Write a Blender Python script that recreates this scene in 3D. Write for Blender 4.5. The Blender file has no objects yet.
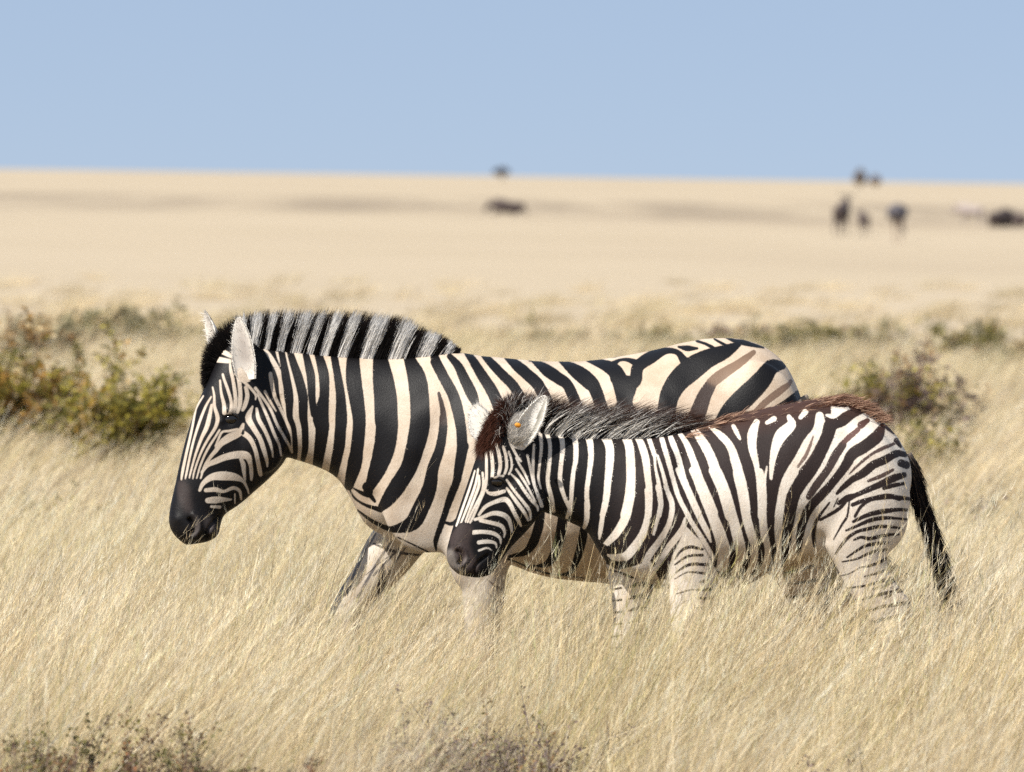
import bpy, math, random
import numpy as np
from mathutils import Matrix, Vector

rng = np.random.default_rng(7)
random.seed(7)
scene = bpy.context.scene
COL = scene.collection
R = math.radians

# ------------------------------------------------------------------ camera
FPX = 7800.0                       # focal length in pixels of a 1024 px wide frame
CAM_H = 1.87
PITCH, ROLL = math.atan(210.5 / FPX), 0.01465
F_ = np.array([0, math.cos(PITCH), -math.sin(PITCH)])
R0 = np.array([1.0, 0, 0])
U0 = np.array([0, math.sin(PITCH), math.cos(PITCH)])
R_ = math.cos(ROLL) * R0 + math.sin(ROLL) * U0
U_ = -math.sin(ROLL) * R0 + math.cos(ROLL) * U0
CAMP = np.array([0, 0, CAM_H])
cd = bpy.data.cameras.new('camera')
cam = bpy.data.objects.new('camera', cd)
COL.objects.link(cam)
cam.matrix_world = Matrix(((R_[0], U_[0], -F_[0], 0), (R_[1], U_[1], -F_[1], 0), (R_[2], U_[2], -F_[2], CAM_H), (0, 0, 0, 1)))
cd.sensor_width = 36.0
cd.lens = FPX / 1024 * 36.0
cd.clip_start, cd.clip_end = 0.5, 40000
cd.dof.use_dof = True
cd.dof.focus_distance = 24.4
cd.dof.aperture_fstop = 6.6
scene.camera = cam

# ------------------------------------------------------------------ sky, sun, exposure
TO_SUN = np.array([-0.80, -0.58, 1.12]); TO_SUN /= np.linalg.norm(TO_SUN)
world = bpy.data.worlds.new('World')
scene.world = world
world.use_nodes = True
nt = world.node_tree
bg = nt.nodes['Background']
sky = nt.nodes.new('ShaderNodeTexSky')
sky.sky_type = 'NISHITA'
sky.sun_disc = False
sky.sun_elevation = math.asin(TO_SUN[2])
sky.sun_rotation = math.atan2(TO_SUN[0], TO_SUN[1])
sky.altitude = 1100
sky.air_density = 0.42
sky.dust_density = 0.0
sky.ozone_density = 3.0
hsv = nt.nodes.new('ShaderNodeMix'); hsv.data_type = 'RGBA'; hsv.blend_type = 'MULTIPLY'
hsv.inputs['Factor'].default_value = 1.0
hsv.inputs[7].default_value = (0.80, 0.72, 0.73, 1)
nt.links.new(sky.outputs['Color'], hsv.inputs[6])
even = nt.nodes.new('ShaderNodeMix'); even.data_type = 'RGBA'          # dry, even air low over the plain
even.inputs['Factor'].default_value = 0.72
even.inputs[7].default_value = (3.65, 4.70, 6.25, 1)
nt.links.new(hsv.outputs[2], even.inputs[6])
nt.links.new(even.outputs[2], bg.inputs['Color'])
bg.inputs['Strength'].default_value = 0.0705

sl = bpy.data.lights.new('sun', 'SUN')
sun = bpy.data.objects.new('sun', sl)
COL.objects.link(sun)
sl.energy = 5.0
sl.angle = R(0.53)
sl.color = (1.0, 0.945, 0.86)
sun.rotation_euler = Vector(TO_SUN).to_track_quat('Z', 'Y').to_euler()
sun.location = (-20, -10, 30)

vs = scene.view_settings
vs.view_transform = 'Standard'
vs.look = 'None'
vs.gamma = 1.0
vs.use_curve_mapping = False
vs.exposure = 0.74
scene.render.film_transparent = False
scene.cycles.use_denoising = False
scene.cycles.max_bounces = 6
scene.cycles.diffuse_bounces = 3
scene.cycles.glossy_bounces = 2
scene.cycles.transmission_bounces = 3
scene.cycles.sample_clamp_indirect = 4.0

# ------------------------------------------------------------------ helpers
def unproj(px, py, D):
    """Points on the upright plane y = D that the traced outline belongs to."""
    px = np.asarray(px, float); py = np.asarray(py, float)
    d = F_ * FPX + (px - 512)[..., None] * R_ + (386 - py)[..., None] * U_
    return CAMP + d * (D / d[..., 1])[..., None]

def to_pattern(P, D):
    """Side-view coordinates of body points (x, z only), used for the coat pattern on both flanks."""
    Q = np.stack([P[:, 0], np.full(len(P), D), P[:, 2]], 1) - CAMP
    s = FPX / (Q @ F_)
    return np.stack([512 + (Q @ R_) * s, 386 - (Q @ U_) * s], 1)

def horizon_y(px):
    return 175.5 + (px - 512) * ROLL

def ground_at(px, d):
    """x on the ground at distance d for a column of the view."""
    return (px - 512) / FPX * d + 0.0

def mesh_obj(name, V, faces, mat=None, parent=None, smooth=True, cols=None, floats=None):
    me = bpy.data.meshes.new(name)
    V = np.asarray(V, np.float32)
    if isinstance(faces, np.ndarray):
        k = faces.shape[1]; nf = len(faces)
        me.vertices.add(len(V)); me.vertices.foreach_set('co', V.ravel())
        me.loops.add(nf * k); me.loops.foreach_set('vertex_index', faces.astype(np.int32).ravel())
        me.polygons.add(nf)
        me.polygons.foreach_set('loop_start', np.arange(0, nf * k, k, dtype=np.int32))
        me.update(calc_edges=True)
    else:
        me.from_pydata(V.tolist(), [], faces)
        me.update()
    me.validate()
    if smooth:
        me.polygons.foreach_set('use_smooth', np.ones(len(me.polygons), bool))
    for nm, c in (cols or {}).items():
        a = me.attributes.new(nm, 'FLOAT_COLOR', 'POINT')
        cc = np.ones((len(V), 4), np.float32); cc[:, :3] = c
        a.data.foreach_set('color', cc.ravel())
    for nm, c in (floats or {}).items():
        a = me.attributes.new(nm, 'FLOAT', 'POINT')
        a.data.foreach_set('value', np.asarray(c, np.float32))
    if mat: me.materials.append(mat)
    o = bpy.data.objects.new(name, me)
    COL.objects.link(o)
    if parent:
        o.parent = parent
        o.matrix_parent_inverse = Matrix.Translation(-parent.location)
    return o

def thing(name, label, cat, loc=(0, 0, 0), group=None):
    o = bpy.data.objects.new(name, None)
    COL.objects.link(o)
    o.location = [float(v) for v in loc]
    o['label'] = label; o['category'] = cat
    if group: o['group'] = group
    return o

class NT:
    def __init__(s, name):
        s.m = bpy.data.materials.new(name); s.m.use_nodes = True
        s.t = s.m.node_tree; s.b = s.t.nodes['Principled BSDF']
    def n(s, kind, **kw):
        nd = s.t.nodes.new(kind)
        for k, v in kw.items():
            if k.startswith('i_'):
                key = k[2:]
                key = int(key) if key.isdigit() else key
                nd.inputs[key].default_value = v
            else: setattr(nd, k, v)
        return nd
    def l(s, a, b): s.t.links.new(a, b)
    def mix(s, fac, a, b, blend='MIX'):
        nd = s.n('ShaderNodeMix', data_type='RGBA', blend_type=blend)
        for sock, v in ((nd.inputs[0], fac), (nd.inputs[6], a), (nd.inputs[7], b)):
            if hasattr(v, 'is_linked'): s.l(v, sock)
            elif isinstance(v, (int, float)): sock.default_value = v
            else: sock.default_value = (*v[:3], 1)
        return nd.outputs[2]
    def math(s, op, a, b=0.0, c=0.0, clamp=False):
        nd = s.n('ShaderNodeMath', operation=op, use_clamp=clamp)
        for sock, v in zip(nd.inputs, (a, b, c)):
            if hasattr(v, 'is_linked'): s.l(v, sock)
            else: sock.default_value = v
        return nd.outputs[0]
    def noise(s, scale, detail=3, rough=0.55, vec=None):
        nd = s.n('ShaderNodeTexNoise', i_Scale=scale, i_Detail=detail, i_Roughness=rough)
        if vec is not None: s.l(vec, nd.inputs['Vector'])
        return nd.outputs['Fac']
    def ramp(s, fac, stops):
        nd = s.n('ShaderNodeValToRGB')
        el = nd.color_ramp.elements
        while len(el) < len(stops): el.new(0.5)
        for e, (p, c) in zip(el, stops):
            e.position = p; e.color = (*c[:3], 1)
        s.l(fac, nd.inputs[0])
        return nd.outputs[0]
    def smooth(s, v, lo, hi):
        nd = s.n('ShaderNodeMapRange', interpolation_type='SMOOTHSTEP')
        s.l(v, nd.inputs[0]); nd.inputs[1].default_value = lo; nd.inputs[2].default_value = hi
        return nd.outputs[0]

def hair_mat(name, rough=0.6, transl=0.0, vary=0.25):
    t = NT(name)
    a = t.n('ShaderNodeAttribute', attribute_name='Col')
    oi = t.n('ShaderNodeObjectInfo')
    hs = t.n('ShaderNodeHueSaturation')
    t.l(a.outputs['Color'], hs.inputs['Color'])
    t.l(t.math('MULTIPLY_ADD', oi.outputs['Random'], vary, 1 - vary / 2), hs.inputs['Value'])
    t.l(hs.outputs[0], t.b.inputs['Base Color'])
    t.b.inputs['Roughness'].default_value = rough
    t.b.inputs['Specular IOR Level'].default_value = 0.065
    if transl:
        tr = t.n('ShaderNodeBsdfTranslucent'); t.l(hs.outputs[0], tr.inputs['Color'])
        mx = t.n('ShaderNodeMixShader', i_0=transl)
        t.l(t.b.outputs[0], mx.inputs[1]); t.l(tr.outputs[0], mx.inputs[2])
        t.l(mx.outputs[0], t.t.nodes['Material Output'].inputs['Surface'])
    return t.m

def plain_mat(name, col, rough=0.6, spec=0.3, bump=0.0, bscale=60, var=0.25):
    t = NT(name)
    tc = t.n('ShaderNodeTexCoord')
    nz = t.noise(bscale * 0.3, 4, 0.6, tc.outputs['Object'])
    c = t.mix(nz, tuple(v * (1 - var) for v in col), tuple(min(1, v * (1 + var)) for v in col))
    t.l(c, t.b.inputs['Base Color'])
    t.b.inputs['Roughness'].default_value = rough
    t.b.inputs['Specular IOR Level'].default_value = spec
    if bump:
        bp = t.n('ShaderNodeBump', i_Strength=bump, i_Distance=0.01)
        t.l(t.noise(bscale, 4, 0.6, tc.outputs['Object']), bp.inputs['Height'])
        t.l(bp.outputs[0], t.b.inputs['Normal'])
    return t.m

def strands(root, tip_dir, length, width, c_root, c_tip, bend=None, seg=4, jitter=0.15, side=None, rg=rng, taper=0.85, cpow=1.0):
    """Ribbons of hair or grass: root (N,3), direction (N,3), length (N,), bend vector (N,3) added quadratically."""
    N = len(root)
    d = tip_dir / np.linalg.norm(tip_dir, axis=1, keepdims=True)
    if bend is None: bend = rg.normal(0, jitter, (N, 3))
    if side is None:
        side = np.stack([rg.normal(0, 1, N), rg.normal(0, 0.35, N), rg.normal(0, 0.3, N)], 1)
    side = side - (side * d).sum(1, keepdims=True) * d
    side /= np.linalg.norm(side, axis=1, keepdims=True) + 1e-9
    ts = np.linspace(0, 1, seg + 1)
    V = np.zeros((N, seg + 1, 2, 3)); C = np.zeros((N, seg + 1, 2, 3))
    for k, t in enumerate(ts):
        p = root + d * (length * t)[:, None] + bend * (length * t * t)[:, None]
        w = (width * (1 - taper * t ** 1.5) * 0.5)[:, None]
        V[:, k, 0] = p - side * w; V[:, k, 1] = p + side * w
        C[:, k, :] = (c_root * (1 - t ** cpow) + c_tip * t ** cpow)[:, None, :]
    idx = np.arange(N)[:, None] * (2 * (seg + 1)) + np.arange(seg)[None] * 2
    Fc = np.stack([idx, idx + 1, idx + 3, idx + 2], -1).reshape(-1, 4)
    return V.reshape(-1, 3), Fc, C.reshape(-1, 3)

def merge(parts):
    Vs, Fs, Cs, n = [], [], [], 0
    for V, Fc, C in parts:
        Vs.append(V); Fs.append(Fc + n); Cs.append(C); n += len(V)
    return np.concatenate(Vs), np.concatenate(Fs), np.concatenate(Cs)

def catmull(A, sub):
    A = np.asarray(A, float)
    P = np.concatenate([2 * A[:1] - A[1:2], A, 2 * A[-1:] - A[-2:-1]])
    out = []
    for i in range(len(A) - 1):
        p0, p1, p2, p3 = P[i:i + 4]
        for t in np.arange(sub) / sub:
            out.append(0.5 * (2 * p1 + (p2 - p0) * t + (2 * p0 - 5 * p1 + 4 * p2 - p3) * t * t + (3 * p1 - p0 - 3 * p2 + p3) * t ** 3))
    out.append(A[-1])
    return np.array(out)

def loft_world(T, B, w, yo, egg=0.0, n=40, ex=1.0):
    """Closed tube through sections whose top and bottom points are T, B (M,3), half width w, side offset yo."""
    C = (T + B) / 2; U = (T - B) / 2
    a = np.linspace(0, 2 * np.pi, n, endpoint=False)
    s, c = np.sin(a), np.cos(a)
    s = np.sign(s) * np.abs(s) ** ex; c = np.sign(c) * np.abs(c) ** ex
    egg = np.broadcast_to(egg, (len(T),))
    V = C[:, None] + U[:, None] * s[None, :, None]
    V[..., 1] += yo[:, None] + (w[:, None] * c[None]) * (1 + egg[:, None] * s[None])
    M = len(T)
    fs = []
    for i in range(M - 1):
        for j in range(n):
            k = (j + 1) % n
            fs.append((i * n + j, i * n + k, (i + 1) * n + k, (i + 1) * n + j))
    fs.append(tuple(range(n - 1, -1, -1))); fs.append(tuple((M - 1) * n + j for j in range(n)))
    return V.reshape(-1, 3), fs

def loft_px(secs, D, sub=5, egg=0.0, n=40, ex=1.0):
    """secs rows: top x, top y, bottom x, bottom y, half width (m), side offset (m)."""
    A = catmull(np.array(secs, float), sub)
    return loft_world(unproj(A[:, 0], A[:, 1], D), unproj(A[:, 2], A[:, 3], D), np.maximum(A[:, 4], 0.004), A[:, 5], egg, n, ex)

def leg_px(rows, D, yo, sub=4):
    """rows: y, x left, x right, half depth (m)[, extra side offset]."""
    secs = [(r[1], r[0], r[2], r[0], r[3], yo + (r[4] if len(r) > 4 else 0)) for r in rows]
    return loft_px(secs, D, sub, 0.0, 24)

def blob_px(cx, cy, rx, ry, w, yo, D, rot=0.0):
    secs = []
    for t in np.linspace(-0.97, 0.97, 9):
        r = math.sqrt(1 - t * t)
        x0, y0 = cx + rx * t * math.cos(rot), cy + rx * t * math.sin(rot)
        secs.append((x0 + ry * r * math.sin(rot), y0 - ry * r * math.cos(rot), x0 - ry * r * math.sin(rot), y0 + ry * r * math.cos(rot), w * r, yo))
    return loft_px(secs, D, 3, 0.0, 24)

def fuse(pieces, voxel, smooth_it, lam=0.5, weight=None, extra=0):
    """One continuous skin over overlapping closed volumes."""
    Vs, Fs, n = [], [], 0
    for V, fs in pieces:
        Vs.append(V); Fs += [tuple(i + n for i in f) for f in fs]; n += len(V)
    me = bpy.data.meshes.new('tmp'); me.from_pydata(np.concatenate(Vs).tolist(), [], Fs); me.update()
    o = bpy.data.objects.new('tmp', me); COL.objects.link(o)
    md = o.modifiers.new('r', 'REMESH'); md.mode = 'VOXEL'; md.voxel_size = voxel; md.adaptivity = 0
    dg = bpy.context.evaluated_depsgraph_get()
    ev = bpy.data.meshes.new_from_object(o.evaluated_get(dg))
    bpy.data.objects.remove(o); bpy.data.meshes.remove(me)
    N = len(ev.vertices)
    V = np.zeros(N * 3); ev.vertices.foreach_get('co', V); V = V.reshape(-1, 3)
    E = np.zeros(len(ev.edges) * 2, np.int32); ev.edges.foreach_get('vertices', E); E = E.reshape(-1, 2)
    L = np.zeros(len(ev.loops), np.int32); ev.loops.foreach_get('vertex_index', L)
    tot = np.zeros(len(ev.polygons), np.int32); ev.polygons.foreach_get('loop_total', tot)
    assert (tot == 4).all()
    Q = L.reshape(-1, 4)
    bpy.data.meshes.remove(ev)
    deg = np.bincount(E.ravel(), minlength=N)[:, None]
    wgt = None
    for it in range(smooth_it + extra):
        if it == smooth_it: wgt = weight(V)[:, None]
        acc = np.stack([np.bincount(E[:, 0], V[E[:, 1], k], N) + np.bincount(E[:, 1], V[E[:, 0], k], N) for k in range(3)], 1)
        V = V + lam * (1.0 if wgt is None else wgt) * (acc / np.maximum(deg, 1) - V)
    return V, Q

def blend(C, Q, it):
    E = np.concatenate([Q[:, [0, 1]], Q[:, [1, 2]], Q[:, [2, 3]], Q[:, [3, 0]]]); N = len(C)
    deg = np.maximum(np.bincount(E[:, 0], minlength=N), 1)[:, None]
    for _ in range(it):
        C = 0.4 * C + 0.6 * np.stack([np.bincount(E[:, 0], C[E[:, 1], k], N) for k in range(3)], 1) / deg
    return C

def normals_of(V, Q):
    nrm = np.cross(V[Q[:, 2]] - V[Q[:, 0]], V[Q[:, 3]] - V[Q[:, 1]])
    N = len(V); out = np.zeros((N, 3))
    for c in range(4):
        for k in range(3): out[:, k] += np.bincount(Q[:, c], nrm[:, k], N)
    return out / (np.linalg.norm(out, axis=1, keepdims=True) + 1e-12)

def flesh(V, Nn, amp, scale):
    """Uneven muscle and skin under the coat."""
    from mathutils import noise
    h = np.array([noise.noise(Vector((x * scale, y * scale, z * scale * .55))) + .5 * noise.noise(Vector((x * scale * 2.3 + 9, y * scale * 2.3, z * scale * 1.5))) for x, y, z in V])
    return V + Nn * (h * amp)[:, None]

# ------------------------------------------------------------------ coat pattern
class Coat:
    """Signed distance (in traced units) to the dark markings, plus their colour."""
    def __init__(s, Q):
        s.Q = Q; s.sd = np.full(len(Q), -12.0); s.dk = np.tile(np.array([0.0026, 0.0022, 0.0030]), (len(Q), 1))
    def _cap(s, pts):
        pts = catmull(pts, 4); Q = s.Q
        lo = pts[:, :2].min(0) - pts[:, 2].max() - 12; hi = pts[:, :2].max(0) + pts[:, 2].max() + 12
        ids = np.where((Q[:, 0] > lo[0]) & (Q[:, 0] < hi[0]) & (Q[:, 1] > lo[1]) & (Q[:, 1] < hi[1]))[0]
        q = Q[ids]; best = np.full(len(ids), -99.0)
        for a, b in zip(pts[:-1], pts[1:]):
            ab = b[:2] - a[:2]; L2 = ab @ ab + 1e-9
            t = np.clip(((q - a[:2]) @ ab) / L2, 0, 1)
            d = np.linalg.norm(q - a[:2] - t[:, None] * ab, axis=1)
            best = np.maximum(best, (a[2] + (b[2] - a[2]) * t) / 2 - d)
        return ids, best
    def dark(s, crop, vals, col=None):
        ids, c = s._cap(s.conv(crop, vals))
        if col is not None:
            m = c > np.maximum(s.sd[ids], -3); s.dk[ids[m]] = col
        s.sd[ids] = np.maximum(s.sd[ids], c)
    wide = 1.0
    def pale(s, crop, vals):
        pts = s.conv(crop, vals); pts[:, 2] *= s.wide
        ids, c = s._cap(pts)
        s.sd[ids] = np.minimum(s.sd[ids], -c)
    @staticmethod
    def conv(crop, vals):
        ox, oy, sc = crop
        a = np.array(vals, float).reshape(-1, 3)
        return np.stack([ox + a[:, 0] / sc, oy + a[:, 1] / sc, a[:, 2] / sc], 1)
    def poly(s, P, dark=True, clip=12):
        P = np.asarray(P, float); Q = s.Q
        ins = np.zeros(len(Q), bool); d = np.full(len(Q), 1e9)
        for a, b in zip(P, np.roll(P, -1, 0)):
            ab = b - a; t = np.clip(((Q - a) @ ab) / (ab @ ab), 0, 1)
            d = np.minimum(d, np.linalg.norm(Q - a - t[:, None] * ab, axis=1))
            cr = (a[1] > Q[:, 1]) != (b[1] > Q[:, 1])
            with np.errstate(divide='ignore', invalid='ignore'):
                ins ^= cr & (Q[:, 0] < (b[0] - a[0]) * (Q[:, 1] - a[1]) / (b[1] - a[1]) + a[0])
        sd = np.clip(np.where(ins, d, -d), -clip, clip)
        s.sd = np.maximum(s.sd, sd) if dark else np.minimum(s.sd, -sd)

def fur(parent, V, Nn, Q, coat, wh, n, length, width, flow, mat, seed, lift=.22, keep=None):
    """Short hair lying on the skin, coloured like the coat under each root."""
    rg = np.random.default_rng(seed)
    a = np.linalg.norm(np.cross(V[Q[:, 2]] - V[Q[:, 0]], V[Q[:, 3]] - V[Q[:, 1]]), axis=1)
    f = rg.choice(len(Q), n, p=a / a.sum()); u, v = rg.random((2, n, 1))
    q = Q[f]
    mixv = lambda A: (A[q[:, 0]] * (1 - u) + A[q[:, 1]] * u) * (1 - v) + (A[q[:, 3]] * (1 - u) + A[q[:, 2]] * u) * v
    root, N = mixv(V), mixv(Nn); sd = mixv(coat.sd[:, None])[:, 0] + rg.normal(0, .35, n)
    if keep is not None:
        k = keep(root); root, N, sd, f, u, v, q = root[k], N[k], sd[k], f[k], u[k], v[k], q[k]; n = len(root)
    d = flow(root) + rg.normal(0, .16, (n, 3)); d -= (d * N).sum(1, keepdims=True) * N; d /= np.linalg.norm(d, axis=1, keepdims=True) + 1e-9
    side = np.cross(N, d)
    c = np.where((sd > 0)[:, None], coat.dk[q[:, 0]], wh[q[:, 0]] * .97) * rg.uniform(.62, 1.22, (n, 1))
    hv, hf, hc = strands(root - N * .0012, d + N * lift * rg.uniform(.4, 1.4, (n, 1)), length * rg.uniform(.6, 1.2, n), np.full(n, width), c, c, -N * .12, 2, side=side + N * rg.normal(0, .45, (n, 1)), rg=rg)
    return mesh_obj('fur', hv, hf, mat, parent, cols={'Col': hc})

def coat_mat(name, rough=0.5, grain=1.0):
    t = NT(name)
    sd = t.n('ShaderNodeAttribute', attribute_name='sd').outputs['Fac']
    dk = t.n('ShaderNodeAttribute', attribute_name='dk').outputs['Color']
    wh = t.n('ShaderNodeAttribute', attribute_name='wh').outputs['Color']
    tc = t.n('ShaderNodeTexCoord').outputs['Object']
    mp = t.n('ShaderNodeMapping'); mp.inputs['Scale'].default_value = (1.0, 1.0, 0.45); t.l(tc, mp.inputs[0])
    n1 = t.noise(260, 3, 0.6, mp.outputs[0])
    n2 = t.noise(45, 2, 0.5, tc)
    gr = t.n('ShaderNodeAttribute', attribute_name='gr').outputs['Fac']
    e = t.math('MULTIPLY_ADD', t.math('MULTIPLY', t.math('SUBTRACT', n1, 0.5), gr), 2.2 * grain, sd)
    e = t.math('MULTIPLY_ADD', t.math('MULTIPLY', t.math('SUBTRACT', n2, 0.5), gr), 1.2 * grain, e)
    mask = t.smooth(e, -0.55, 0.55)
    fine = t.noise(420, 3, 0.7, mp.outputs[0])
    broad = t.noise(9, 4, 0.6, tc)
    w2 = t.mix(t.smooth(broad, 0.3, 0.75), wh, t.mix(1.0, wh, (0.80, 0.74, 0.68), 'MULTIPLY'))
    w2 = t.mix(t.smooth(fine, 0.35, 0.8), w2, t.mix(1.0, w2, (0.72, 0.68, 0.62), 'MULTIPLY'))
    d2 = t.mix(t.smooth(fine, 0.4, 0.9), dk, t.mix(1.0, dk, (1.5, 1.4, 1.35), 'MULTIPLY'))
    t.l(t.mix(mask, w2, d2), t.b.inputs['Base Color'])
    t.b.inputs['Roughness'].default_value = rough
    t.b.inputs['Specular IOR Level'].default_value = 0.2
    bp = t.n('ShaderNodeBump', i_Strength=0.35, i_Distance=0.004)
    t.l(t.math('MULTIPLY_ADD', n1, 0.6, t.math('MULTIPLY', fine, 0.5)), bp.inputs['Height'])
    t.l(bp.outputs[0], t.b.inputs['Normal'])
    return t.m
# ------------------------------------------------------------------ ground
def ground_material():
    t = NT('dry_savanna_ground')
    g = t.n('ShaderNodeNewGeometry').outputs['Position']
    mp = t.n('ShaderNodeMapping'); mp.inputs['Scale'].default_value = (1.0, 0.42, 1.0); t.l(g, mp.inputs[0])
    n0 = t.noise(0.010, 4, 0.55, mp.outputs[0]); n1 = t.noise(0.055, 4, 0.6, mp.outputs[0]); n2 = t.noise(0.6, 4, 0.65, g); n3 = t.noise(7.0, 4, 0.7, g)
    base = t.mix(n1, (0.345, 0.283, 0.198), (0.425, 0.354, 0.262))
    base = t.mix(t.math('MULTIPLY', t.smooth(n0, 0.50, 0.66), 0.75), base, (0.30, 0.24, 0.175))
    base = t.mix(t.math('MULTIPLY', t.smooth(n2, 0.5, 0.75), 0.25), base, (0.33, 0.26, 0.17))
    base = t.mix(t.math('MULTIPLY', t.smooth(n3, 0.45, 0.75), 0.4), base, (0.26, 0.20, 0.13))
    # a belt of darker scrubby grass crosses the plain far out
    sp = t.n('ShaderNodeSeparateXYZ'); t.l(g, sp.inputs[0])
    y = t.math('MULTIPLY_ADD', t.math('SUBTRACT', n0, 0.5), 200.0, sp.outputs[1])
    y = t.math('MULTIPLY_ADD', t.math('SUBTRACT', n1, 0.5), 120.0, y)
    belt = t.math('MULTIPLY', t.smooth(y, 330, 400), t.math('SUBTRACT', 1.0, t.smooth(y, 520, 700)))
    mb = t.n('ShaderNodeMapping'); mb.inputs['Scale'].default_value = (1.0, 0.045, 1.0); t.l(g, mb.inputs[0])
    blot = t.smooth(t.noise(0.13, 4, 0.6, mb.outputs[0]), 0.36, 0.62)
    base = t.mix(t.math('MULTIPLY', t.math('MULTIPLY', belt, blot), 0.92), base, (0.235, 0.19, 0.14))
    t.l(base, t.b.inputs['Base Color'])
    t.b.inputs['Roughness'].default_value = 0.95
    t.b.inputs['Specular IOR Level'].default_value = 0.1
    bp = t.n('ShaderNodeBump', i_Strength=0.8, i_Distance=0.05)
    t.l(n3, bp.inputs['Height']); t.l(bp.outputs[0], t.b.inputs['Normal'])
    return t.m
S = 16000
ground = mesh_obj('ground', [(-S, -S, 0), (S, -S, 0), (S, S, 0), (-S, S, 0)], [(0, 1, 2, 3)], ground_material(), smooth=False)
ground['kind'] = 'structure'

# ------------------------------------------------------------------ dry grass: tufts scattered by the thousand (one mass)
def grass_material():
    t = NT('dry_grass_blades')
    a = t.n('ShaderNodeAttribute', attribute_name='Col')
    oi = t.n('ShaderNodeObjectInfo')
    g = t.n('ShaderNodeNewGeometry').outputs['Position']
    hs = t.n('ShaderNodeHueSaturation')
    t.l(t.math('MULTIPLY_ADD', oi.outputs['Random'], 0.55, 0.72), hs.inputs['Value'])
    n1 = t.noise(0.22, 3, 0.6, g); n2 = t.noise(1.1, 3, 0.6, g)
    c = t.mix(t.math('MULTIPLY', t.smooth(n1, 0.52, 0.72), 0.55), a.outputs['Color'], t.mix(1.0, a.outputs['Color'], (0.80, 0.86, 0.62), 'MULTIPLY'))
    c = t.mix(t.math('MULTIPLY', t.smooth(n2, 0.5, 0.75), 0.6), c, t.mix(1.0, c, (0.74, 0.70, 0.68), 'MULTIPLY'))
    t.l(c, hs.inputs['Color'])
    t.l(hs.outputs[0], t.b.inputs['Base Color'])
    t.b.inputs['Roughness'].default_value = 0.55
    t.b.inputs['Specular IOR Level'].default_value = 0.3
    tr = t.n('ShaderNodeBsdfTranslucent'); t.l(hs.outputs[0], tr.inputs['Color'])
    mx = t.n('ShaderNodeMixShader', i_0=0.38)
    t.l(t.b.outputs[0], mx.inputs[1]); t.l(tr.outputs[0], mx.inputs[2])
    t.l(mx.outputs[0], t.t.nodes['Material Output'].inputs['Surface'])
    return t.m
M_grass = grass_material()
STRAW = np.array([(0.78, 0.65, 0.42), (0.72, 0.575, 0.335), (0.82, 0.71, 0.50), (0.62, 0.49, 0.31), (0.36, 0.27, 0.18), (0.60, 0.53, 0.30), (0.84, 0.76, 0.60)])

def make_tuft(name, n, hmin, hmax, rad, wmin, wmax, seed, seeds=0, seg=4, lean=0.34, dull=1.0):
    rg = np.random.default_rng(seed)
    def batch(n, h0, h1, w0, w1, wild, bendk, pal):
        a = rg.uniform(0, 2 * np.pi, n); r = rad * np.sqrt(rg.random(n))
        root = np.stack([r * np.cos(a), r * np.sin(a), np.zeros(n) - 0.01], 1)
        d = np.stack([rg.normal(lean, wild, n), rg.normal(0, wild, n), np.ones(n)], 1)
        L = rg.uniform(h0, h1, n)
        c = STRAW[rg.choice(len(STRAW), n, p=pal)] * rg.uniform(.8, 1.12, (n, 1))
        bend = np.stack([rg.normal(bendk, .16, n), rg.normal(0, .12, n), -np.abs(rg.normal(bendk * .5, .10, n))], 1)
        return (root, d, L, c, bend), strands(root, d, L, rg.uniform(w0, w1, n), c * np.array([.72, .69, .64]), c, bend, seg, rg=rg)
    parts = []
    _, p = batch(n, hmin, hmax, wmin, wmax, .24, .20, [.22, .18, .2, .14, .08, .08, .10]); parts.append(p)
    _, p = batch(n // 2, hmin * .3, hmax * .55, wmin, wmax * 1.2, .55, .35, [.15, .2, .1, .25, .2, .08, .02]); parts.append(p)
    if seeds:
        (root, d, L, c, bend), p = batch(seeds, hmax * .85, hmax * 1.18, wmin * .8, wmin * 1.1, .16, .22, [.3, .1, .3, .04, .01, .02, .23]); parts.append(p)
        dn = d / np.linalg.norm(d, axis=1, keepdims=True)
        k = 22                                                # feathery seed heads
        tt = np.tile(rg.uniform(.74, 1.0, (seeds, k)), 1)
        r2 = (root[:, None] + dn[:, None] * (L[:, None] * tt)[..., None] + bend[:, None] * (L[:, None] * tt * tt)[..., None]).reshape(-1, 3)
        dd = np.repeat(dn, k, 0) + rg.normal(0, .13, (seeds * k, 3))
        cc = np.repeat(c, k, 0) * rg.uniform(.9, 1.15, (seeds * k, 1))
        parts.append(strands(r2, dd, rg.uniform(.012, .03, seeds * k), np.full(seeds * k, .0010), cc, cc, None, 1, rg=rg))
    V, Fq, C = merge(parts)
    C = C * np.array(dull)
    o = mesh_obj(name, V, Fq, M_grass, None, cols={'Col': np.clip(C, 0, .88)})
    COL.objects.unlink(o)
    return o

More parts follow.
